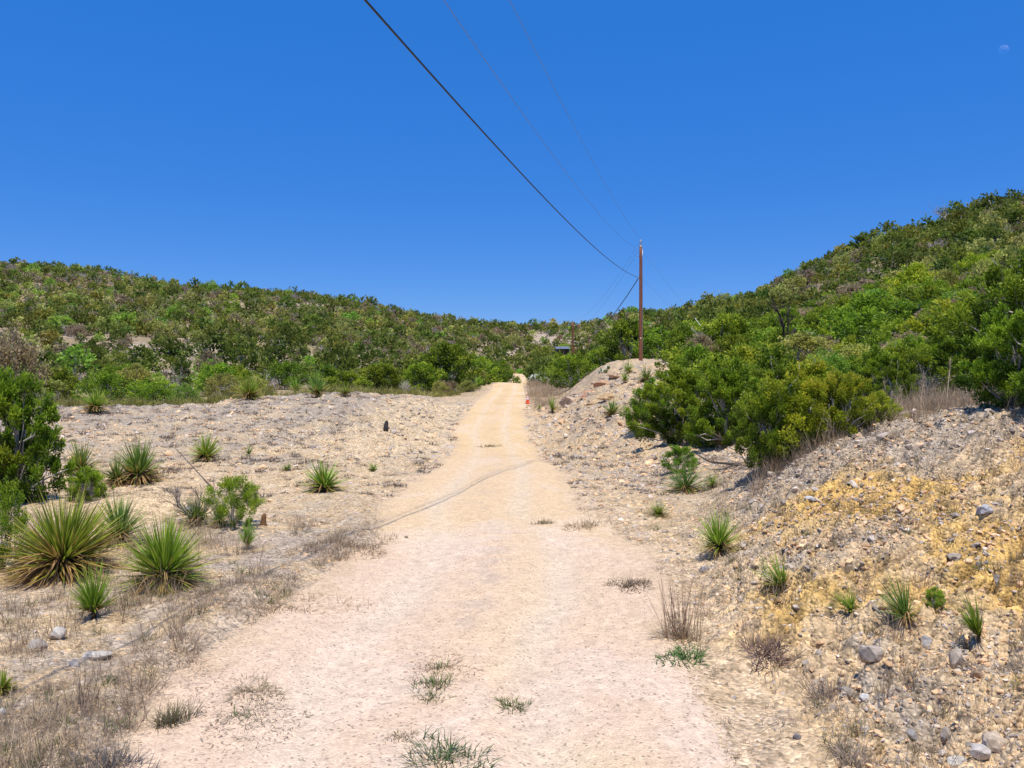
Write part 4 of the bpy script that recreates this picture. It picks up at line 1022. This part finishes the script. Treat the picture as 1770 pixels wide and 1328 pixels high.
p = at(340, 905); t = thing('bare_shrub', 'bare grey twig shrub between two dark sotols left of the road', 'shrub', p, 0)
g = Geo(); twig_geo(g, 41, 88 * p.y / F, 55 * p.y / F, 8, .010, (.20, .17, .155), 3, 3, 4); obj('branches', g.mesh('branches', M_BARK), t)
p = at(378, 900); t = thing('dead_stalk', 'long dark dead flower stalk leaning left from the bare twig shrub', 'stalk', p)
g = Geo(); s = p.y / F; tube(g, [(0, 0, 0), (-.2 * 70 * s, .1, 52 * s), (-92 * s, .3, 122 * s)], [.012, .009, .004], (.12, .10, .085), 5); obj('stem', g.mesh('stem', M_BARK), t)
p = at(1320, 770); t = thing('dead_branch', 'pale grey dead branches sprawling at the foot of the right thicket', 'dead branch', (p.x - .1, p.y - 1.0, _g(p.x - .1, p.y - 1.0)))
g = Geo(); twig_geo(g, 52, .55, .95, 10, .016, (.48, .43, .40), 3, 4, 4); obj('branches', g.mesh('branches', M_BARK), t)
p = at(1262, 812); t = thing('dead_branch', 'dark fallen branch lying on the bare soil left of the thicket foot', 'dead branch', p, 0)
g = Geo(); s = p.y / F
tube(g, [(60*s, 0, .05), (10*s, -.05, .10), (-35*s, 0, .14), (-62*s, .05, .30)], [.03, .024, .016, .006], (.09, .075, .065), 6)
tube(g, [(10*s, -.05, .10), (-20*s, -.2, .03), (-50*s, -.3, .05)], [.018, .012, .005], (.11, .09, .08), 5)
tube(g, [(30*s, 0, .07), (20*s, .1, .3), (-6*s, .1, .42)], [.014, .010, .004], (.11, .09, .08), 5)
obj('branches', g.mesh('branches', M_BARK), t)
def stump(name, label, p, h, r, col, seed):
    t = thing(name, label, 'stump', p); g = Geo(); rng = np.random.default_rng(seed)
    tube(g, [(0, 0, -.06), (0, 0, h * .3), (r * .3, 0, h * .8), (r * .5, 0, h)], [r * 1.2, r, r * .8, r * .45], col, 9)
    for k in range(6):
        a = rng.uniform(0, 6.28); tube(g, [(0, 0, h * .1), (math.cos(a) * r * 1.6, math.sin(a) * r * 1.6, .01)], [r * .35, r * .12], col, 5)
    obj('stump_wood', g.mesh('stump_wood', M_BARK), t)
p = at(455, 908); stump('tree_stump', 'short brown broken stump right of the juniper seedling', p, 20 * p.y / F, 5 * p.y / F, (.20, .10, .05), 1)
p = at(667, 741); stump('tree_stump', 'small blackened stump on the left bank face above the road', p, 13 * p.y / F, 4 * p.y / F, (.05, .045, .045), 2)

# ================================================================== ROCKS ONE CAN POINT AT
def rock(u, v, wpx, hpx, label, seed, col=(.37, .31, .25), name='rock', d=None, sink=.42, sub=3, warm=False):
    p = on(u, d) if d else at(u, v); s = p.y / F
    V, Fc, c = rock_arrays(seed, sub, 1.0, .16, col)
    c = c * (1 + .12 * fbm(V[:, 0] * 9, V[:, 1] * 9 + V[:, 2] * 7, seed, 3))[:, None]
    if warm:
        k = sstep(-.1, -.7, V[:, 2] / np.abs(V[:, 2]).max()); c = put(c, (.50, .34, .17), k * .7)
    V = V / np.abs(V).max(0)[None] * np.array([wpx * s * .46, wpx * s * .40, hpx * s * .58])[None]
    V[:, 2] += hpx * s * (.6 - sink)
    o = obj(name, mesh(name, V, Fc, c, M_STONE), None, p); o.rotation_euler = (0, 0, random.uniform(-.3, .3))
    tag(o, label, 'rock', 'rocks lying beside the road'); return o
rock(1505, 1142, 46, 32, 'rounded grey boulder with brown underside, largest loose stone below the right bank', 1, warm=True)
rock(1655, 1150, 30, 42, 'upright pointed grey and brown rock on the right bank', 2, warm=True)
rock(1690, 1172, 26, 22, 'brown blocky rock right below the upright pointed one', 13, (.34, .22, .14))
rock(1722, 1292, 52, 34, 'pale tan slab in the bottom right corner', 3, (.52, .42, .30))
rock(1655, 1308, 52, 26, 'flat whitish-grey slab at the bottom right edge', 4, (.48, .44, .385))
rock(1692, 1310, 40, 34, 'pale grey stone between two slabs in the bottom right corner', 5, (.45, .41, .365))
rock(1636, 1258, 26, 26, 'grey upright stone above the flat whitish slab', 6)
rock(1494, 1204, 20, 16, 'small white stone below the large grey boulder', 7, (.66, .63, .58))
rock(1462, 1200, 26, 20, 'grey stone left of the small white one', 8)
rock(1576, 1260, 24, 20, 'dark grey pitted stone left of the grey upright one', 9, (.25, .235, .22))
rock(1378, 1278, 16, 12, 'dark small rock beside the eroded edge near the bottom', 10, (.22, .20, .19))
rock(1506, 1240, 14, 8, 'small orange-brown stone on bare soil below the white one', 14, (.46, .27, .12))
rock(1722, 985, 30, 30, 'dark grey rock jutting from the yellow bank near the right edge', 11, (.20, .185, .175))
rock(1650, 962, 30, 18, 'grey rock set in the upper yellow bank', 12)
rock(1598, 1098, 34, 20, 'pale grey slab under the right bank sotols', 15, (.40, .375, .36))
rock(1700, 890, 34, 16, 'flat bluish grey slab near the top of the right bank', 16, (.36, .355, .36))
rock(1400, 862, 26, 10, 'flat pale slab on the right bank crest', 17, (.45, .43, .42))
rock(1215, 985, 26, 14, 'dark grey flat stone in the rubble beside the right road edge', 19, (.26, .245, .235))
rock(170, 1140, 56, 20, 'flat pale grey slab at the left verge', 20, (.48, .43, .37))
rock(100, 1104, 34, 30, 'pale grey broken rock among the dry grass on the left', 21, (.48, .44, .385))
rock(62, 1120, 40, 18, 'low grey slab left of the pale broken rock', 22, (.43, .385, .335))
rock(130, 1150, 24, 16, 'small bluish grey stone left of the flat pale slab', 23, (.38, .35, .325))
rock(330, 882, 30, 10, 'flat grey stone on the pale soil mound left of the twig shrub', 24, (.38, .36, .345))
rock(5, 1238, 16, 18, 'white stone at the left picture edge', 25, (.6, .58, .55))
rock(703, 930, 10, 5, 'tiny dark stone on the road at the gravel change', 26, (.26, .21, .15))
for i, (u, d, w, h, col) in enumerate([(985, 44, 26, 14, (.44, .33, .23)), (1018, 42, 26, 11, (.46, .28, .17)), (1040, 42, 26, 9, (.47, .28, .17)), (1030, 38, 22, 10, (.50, .34, .18)),
                                       (1050, 37, 26, 9, (.50, .33, .17)), (1005, 36, 20, 9, (.52, .40, .26)), (1000, 46, 22, 10, (.48, .36, .25)), (1062, 43, 24, 8, (.46, .31, .20))]):
    rock(u, 0, w * 1.6, h * 1.5, ['tan boulder at the left end of the cut bank outcrop', 'reddish-orange ledge in the cut bank, the left one of two', 'reddish-orange ledge in the cut bank, the right one of two',
         'tan ledge below the reddish ones in the cut bank', 'tan ledge right below the reddish ones in the cut bank', 'cream rock at the foot of the cut bank above the ditch',
         'tan rock beside the boulder at the left end of the cut bank', 'faded orange ledge at the right end of the cut bank outcrop'][i], 60 + i, col, 'rock_ledge', d)

# ================================================================== POLES, WIRES, CONE, SHED, CACTUS, MOON
M_POLE = plain_mat('creosoted_wood', (.32, .115, .055), .75, (9, 9, .6), scale=5, col2=(.10, .030, .014), bump=.4)
M_METAL = plain_mat('galvanised_steel', (.55, .55, .56), .4, metal=.8, scale=10, col2=(.42, .42, .43))
M_PORC = plain_mat('grey_porcelain', (.42, .44, .46), .25, scale=6, col2=(.34, .35, .37))
M_CABLE = plain_mat('black_cable', (.012, .012, .014), .5, scale=30)
M_WIRE = plain_mat('aluminium_wire', (.30, .33, .38), .4, metal=.3, scale=30, col2=(.14, .15, .17))
M_TAG = plain_mat('pale_tag', (.75, .62, .35), .5, scale=10, col2=(.6, .48, .25))
M_GUARD = plain_mat('guy_guard_plastic', (.75, .74, .68), .45, scale=10, col2=(.62, .6, .54))
M_ORANGE = plain_mat('orange_plastic', (.85, .09, .015), .45, scale=6, col2=(.70, .07, .012))
M_WHITE = plain_mat('white_band', (.8, .8, .8), .35, scale=6, col2=(.68, .68, .68))
M_RUBBER = plain_mat('black_rubber', (.03, .03, .03), .8, scale=12)
def simple(name, g, mat, parent=None): return obj(name, g.mesh(name, mat, True), parent)
W0 = (0.5, 0.5, 0.5)
def pole(label, u, d, ztop, r, full=True, zb=None):
    p = on(u, d); h = ztop - p.z
    t = thing('utility_pole', label, 'utility pole', p, 0, 'wooden utility poles')
    g = Geo(); q = np.linspace(0, 1, 12); tube(g, np.stack([0 * q, 0 * q, -.5 + (h + .2) * q], 1), r * (1.15 - .35 * q), W0, 14); simple('pole_shaft', g, M_POLE, t)
    z = h - .3
    g = Geo(); tube(g, [(0, 0, z), (0, 0, z + .30)], [.018, .018], W0, 6); simple('insulator_pin', g, M_METAL, t)
    g = Geo(); tube(g, [(0, 0, z + .13), (0, 0, z + .17), (0, 0, z + .21), (0, 0, z + .25), (0, 0, z + .29), (0, 0, z + .33)], [.05, .075, .05, .07, .045, .03], W0, 12); simple('insulator', g, M_PORC, t)
    if full:
        for zz, sx in ((h - 1.0, -1), (h - 2.33, -1)):
            g = Geo(); tube(g, [(sx * r * .5, 0, zz), (sx * (r + .05), 0, zz), (sx * (r + .09), 0, zz + .02)], [.02, .02, .03], W0, 6); simple('wire_clamp', g, M_METAL, t)
        g = Geo(); tube(g, [(-r * .15, -r * .98, h * .195), (-r * .15, -r * 1.12, h * .195)], [.055, .055], W0, 10); simple('pole_tag', g, M_TAG, t)
        g = Geo(); q = np.linspace(0, 1, 10); tube(g, np.stack([np.full(10, r * .98), np.full(10, -r * .55), .05 + (h - .6) * q], 1), .012, W0, 5); simple('ground_wire', g, M_METAL, t)
        g = Geo(); tube(g, [(0, 0, h - .42), (0, 0, h - .36)], [r * .86, r * .86], W0, 14); simple('band', g, M_METAL, t)
    else:
        g = Geo(); tube(g, [(-r, 0, h * .55), (-r - .06, 0, h * .55)], [.03, .03], W0, 6); simple('wire_clamp', g, M_METAL, t)
    return t, p
P1, p1 = pole('tall reddish-brown wooden utility pole on the right bank top, the nearest pole', 1107.5, 50, 8.88, .105)
P2, p2 = pole('second utility pole, half hidden by the juniper right of the far road', 990, 112, 8.85, .16, False)
P3, p3 = pole('thin far utility pole straight above the road end', 933, 210, 11.0, .13, False)
P4, p4 = pole('faintest far utility pole between the second pole and the nearest one', 1017, 215, 13.6, .11, False)
def wire(label, pts, r, mat, name='power_line', group='wires strung from pole to pole'):
    g = Geo(); tube(g, pts, r, W0, 6, False); o = simple(name, g, mat); return tag(o, label, 'cable', group)
def span(A, B, sag, n=60):
    A = np.array(A, float); B = np.array(B, float); t = np.linspace(0, 1, n)[:, None]
    P = A * (1 - t) + B * t; P[:, 2] -= 4 * sag * (t * (1 - t))[:, 0]; return P
yy = np.linspace(50, -24, 110); X1 = p1.x
def towards_viewer(z0, c, ym, k, dx=-.12):
    return np.stack([X1 + dx - k * (50 - yy), yy, z0 + c * (yy - ym) ** 2], 1)
wire('thick black cable from the nearest pole up over the viewer', towards_viewer(3.75, .00113, 0, .2215), .0125, M_CABLE, 'telephone_cable')
wire('thin middle wire from below the pole top up over the viewer', towards_viewer(4.82, .00140, 0, .2205), .0045, M_WIRE)
wire('thin topmost wire from the insulator up over the viewer', towards_viewer(6.3, .00104, 0, .2200, 0), .0045, M_WIRE)
wire('thick black cable sagging from the nearest pole to the second pole', span((X1 - .12, 50, 6.57), (p2.x - .14, 112, 5.9), 1.5), .026, M_CABLE, 'telephone_cable')
wire('thin wire from below the top of the nearest pole to the second pole', span((X1 - .12, 50, 8.3), (p2.x, 112, 7.6), 1.2), .006, M_WIRE)
wire('thin topmost wire from the nearest pole to the second pole', span((X1, 50, 8.9), (p2.x, 112, 8.85), 1.2), .006, M_WIRE)
wire('thin wire from the second pole to the far pole above the road', span((p2.x, 112, 8.85), (p3.x, 210, 11.0), 2.0), .008, M_WIRE)
wire('thin wire from the second pole to the faintest far pole', span((p2.x, 112, 8.6), (p4.x, 215, 13.5), 2.0), .008, M_WIRE)
def guy(label, A, B):
    A = Vector(A); B = Vector(B)
    t = thing('guy_wire', label, 'guy wire', B, 0, 'guy wires holding the poles'); a = A - B
    g = Geo(); tube(g, [(0, 0, 0), tuple(a * .5), tuple(a)], .0045, W0, 5, False); simple('wire_strand', g, M_WIRE, t)
    g = Geo(); tube(g, [tuple(a * .0), tuple(a * .14), tuple(a * .30)], [.022, .022, .018], W0, 7); simple('guard_tube', g, M_GUARD, t)
q = on(1240, 51); guy('upper guy wire of the nearest pole with pale guard, running right into the thicket', (X1, 50, 8.3), (q.x, q.y, q.z + .9))
q = on(1222, 56); guy('lower guy wire of the nearest pole, running right into the thicket', (X1, 50, 6.6), (q.x, q.y, q.z + .9))
q = on(1020, 100); guy('short guy wire with white guard right of the second pole', (p2.x, p2.y, 6.5), (q.x, q.y, q.z))

p = at(912, 698, 20)
s = p.y / F
t = thing('traffic_cone', 'small orange traffic cone with white bands at the right edge of the far road', 'traffic cone', p, .3)
h = 15.5 * s
g = Geo(); tube(g, [(0, 0, .03), (0, 0, h * .45)], [h * .22, h * .145], W0, 18, False); tube(g, [(0, 0, h * .62), (0, 0, h * .70)], [h * .115, h * .10], W0, 18, False)
tube(g, [(0, 0, h * .84), (0, 0, h * .99), (0, 0, h)], [h * .07, h * .045, h * .035], W0, 18); simple('cone_body', g, M_ORANGE, t)
for a, b, ra, rb_ in ((.45, .62, .145, .115), (.70, .84, .10, .07)):
    g = Geo(); tube(g, [(0, 0, h * a), (0, 0, h * b)], [h * ra, h * rb_], W0, 18, False); simple('reflective_band', g, M_WHITE, t)
bm = bmesh.new(); bmesh.ops.create_cube(bm, size=1); bmesh.ops.scale(bm, vec=(h * .5, h * .5, .035), verts=bm.verts); bmesh.ops.translate(bm, vec=(0, 0, .012), verts=bm.verts)
bmesh.ops.bevel(bm, geom=[e for e in bm.edges], offset=.01, segments=2, affect='EDGES')
me = bpy.data.meshes.new('cone_base'); bm.to_mesh(me); bm.free(); me.materials.append(M_ORANGE); obj('cone_base', me, t)

# shed with a pale metal roof showing above the trees
def box_mesh(name, lo, hi, mat, bev=.0):
    bm = bmesh.new(); bmesh.ops.create_cube(bm, size=1)
    for v in bm.verts: v.co = Vector([lo[i] + (v.co[i] + .5) * (hi[i] - lo[i]) for i in range(3)])
    if bev: bmesh.ops.bevel(bm, geom=list(bm.edges), offset=bev, segments=1, affect='EDGES')
    me = bpy.data.meshes.new(name); bm.to_mesh(me); bm.free(); me.materials.append(mat); return me
p = on(972, 172); zr = (664 - 602) / F * 172 - p.z
M_ROOF = plain_mat('sheet_metal_roof', (.62, .64, .66), .35, metal=.5, scale=3, col2=(.5, .52, .54))
M_BOARD = plain_mat('weathered_boards', (.20, .15, .11), .85, (12, 1, 1), scale=3, col2=(.11, .08, .06))
t = thing('shed', 'small shed with slanting pale metal roof showing above the trees left of the second pole', 'shed', p, .12)
bm = bmesh.new()
nseg = 26
for i in range(nseg + 1):
    x = -1.5 + 3.0 * i / nseg; w = .03 * (i % 2)
    a = bm.verts.new((x, -1.4, zr - .22 + .02 * x + w)); b = bm.verts.new((x, 1.4, zr + .42 + .02 * x + w))
bm.verts.ensure_lookup_table()
for i in range(nseg): bm.faces.new((bm.verts[2*i], bm.verts[2*i+2], bm.verts[2*i+3], bm.verts[2*i+1]))
bmesh.ops.solidify(bm, geom=list(bm.faces), thickness=.04)
me = bpy.data.meshes.new('roof'); bm.to_mesh(me); bm.free(); me.materials.append(M_ROOF); obj('roof', me, t)
obj('back_wall', box_mesh('back_wall', (-1.3, 1.05, -.3), (1.3, 1.15, zr + .24), M_BOARD, .01), t)
for sx in (-1.25, 1.15):
    obj('side_wall', box_mesh('side_wall', (sx, -.9, -.3), (sx + .1, 1.04, zr - .16), M_BOARD, .01), t)
for sx in (-1.3, 0, 1.2): obj('post', box_mesh('post', (sx, -1.2, -.3), (sx + .12, -1.08, zr - .21), M_BOARD, .01), t)

# prickly pear; glint on the pads painted in as a paler colour
def prickly_pear(label, p, h, seed, n=26):
    rng = np.random.default_rng(seed); t = thing('prickly_pear', label, 'cactus', p)
    M = leaf_mat('cactus_pad', 0, .3, 0, 0)
    bm = bmesh.new(); bmesh.ops.create_icosphere(bm, subdivisions=2, radius=1); BV = np.array([v.co[:] for v in bm.verts]); BF = np.array([[v.index for v in f.verts] for f in bm.faces]); bm.free()
    for i in range(n):
        a = rng.uniform(0, 6.28); r = rng.uniform(.1, .9) * h * .9; z = rng.uniform(.15, .85) * h * (1.1 - .5 * r / h)
        s = h * rng.uniform(.15, .21)
        V = BV * np.array([s, s * .13, s * 1.25])
        k = 1 - .18 * np.clip(-BV[:, 2], 0, 1); V[:, 0] *= k
        R_ = np.array(Matrix.Rotation(rng.uniform(0, 6.28), 3, 'Z') @ Matrix.Rotation(rng.uniform(-.9, .9), 3, 'X') @ Matrix.Rotation(rng.uniform(-.6, .6), 3, 'Y'))
        V = V @ R_.T + np.array([math.cos(a) * r, math.sin(a) * r, z])
        c = np.array((.40, .42, .30)) if rng.random() < .55 else np.array((.16, .22, .09))
        obj('cactus_pad', mesh('cactus_pad', V, BF, np.repeat((c * rng.uniform(.8, 1.2))[None], len(V), 0), M, True), t)
    g = Geo(); tube(g, [(0, 0, -.1), (0, 0, h * .4)], [.12, .08], (.16, .13, .08), 7); obj('stem', g.mesh('stem', M_BARK), t)
p = on(931, 80); prickly_pear('whitish prickly pear cactus beside the far right road edge where the road vanishes', p, 1.35, 4)
p = on(1047, 47); prickly_pear('small dark prickly pear on the cut bank left of the nearest pole', p, .55, 9, 12)

# daytime moon
m, nt = newmat('moon_surface')
df = N(nt, 'ShaderNodeBsdfDiffuse'); tr = N(nt, 'ShaderNodeBsdfTransparent'); ad = N(nt, 'ShaderNodeAddShader'); geo = N(nt, 'ShaderNodeNewGeometry'); mx = N(nt, 'ShaderNodeMixShader'); o = N(nt, 'ShaderNodeOutputMaterial')
nz = N(nt, 'ShaderNodeTexNoise'); nz.inputs['Scale'].default_value = .12; cr = N(nt, 'ShaderNodeValToRGB'); cr.color_ramp.elements[0].position = .40; cr.color_ramp.elements[1].position = .6
cr.color_ramp.elements[0].color = (.045, .035, .03, 1); cr.color_ramp.elements[1].color = (.10, .085, .075, 1); tc = N(nt, 'ShaderNodeTexCoord')
L(nt, tc.outputs['Object'], nz.inputs['Vector']); L(nt, nz.outputs['Fac'], cr.inputs[0]); L(nt, cr.outputs[0], df.inputs['Color'])
L(nt, df.outputs[0], ad.inputs[0]); L(nt, tr.outputs[0], ad.inputs[1]); L(nt, geo.outputs['Backfacing'], mx.inputs[0]); L(nt, ad.outputs[0], mx.inputs[1]); L(nt, tr.outputs[0], mx.inputs[2]); L(nt, mx.outputs[0], o.inputs['Surface'])
bm = bmesh.new(); bmesh.ops.create_uvsphere(bm, u_segments=48, v_segments=24, radius=1)
D = 5000; rad = 8.5 / F * D
for v in bm.verts: v.co *= rad
me = bpy.data.meshes.new('moon'); bm.to_mesh(me); bm.free(); me.materials.append(m)
for f in me.polygons: f.use_smooth = True
tag(obj('moon', me, None, ((1735 - CU) / F * D, D, (CV - 87) / F * D)), 'faint white daytime half moon high in the blue sky at right', 'moon')

# ================================================================== LIGHT, SKY, CAMERA
SUN = Vector((.05, -.37, 1.0)).normalized()
sl = bpy.data.lights.new('sun', 'SUN'); sl.energy = 5.0; sl.angle = math.radians(.53); sl.color = (1.0, .935, .82)
so = bpy.data.objects.new('sun', sl); COL.objects.link(so); so.rotation_euler = SUN.to_track_quat('Z', 'Y').to_euler()
w = bpy.data.worlds.new('World'); scene.world = w; w.use_nodes = True
nt = w.node_tree; nt.nodes.clear()
sky = nt.nodes.new('ShaderNodeTexSky'); sky.sky_type = 'NISHITA'; sky.sun_disc = False
sky.sun_elevation = math.asin(SUN.z); sky.sun_rotation = math.atan2(SUN.x, SUN.y)
sky.altitude = 1200; sky.air_density = 1.0; sky.dust_density = .0; sky.ozone_density = 2.5
hs = nt.nodes.new('ShaderNodeHueSaturation'); hs.inputs['Hue'].default_value = .515; hs.inputs['Saturation'].default_value = 1.38; hs.inputs['Value'].default_value = 1.28
bg = nt.nodes.new('ShaderNodeBackground'); bg.inputs['Strength'].default_value = .11
ow = nt.nodes.new('ShaderNodeOutputWorld')
nt.links.new(sky.outputs[0], hs.inputs['Color']); mxs = nt.nodes.new('ShaderNodeMix'); mxs.data_type = 'RGBA'; mxs.inputs[0].default_value = .62
mxs.inputs[7].default_value = (.27, 2.05, 7.1, 1)      # clear-air blue; evens out the pale band above the hills
nt.links.new(hs.outputs[0], mxs.inputs[6]); nt.links.new(mxs.outputs[2], bg.inputs[0]); nt.links.new(bg.outputs[0], ow.inputs[0])

cam = bpy.data.cameras.new('camera'); cam.sensor_width = 36; cam.lens = F / 1770 * 36; cam.clip_start = .05; cam.clip_end = 20000
co = bpy.data.objects.new('camera', cam); COL.objects.link(co); co.rotation_euler = (math.radians(90), 0, 0)
scene.camera = co
scene.view_settings.view_transform = 'Standard'; scene.view_settings.look = 'None'; scene.view_settings.exposure = 0
scene.render.engine = 'CYCLES'; scene.cycles.max_bounces = 5; scene.cycles.transparent_max_bounces = 8
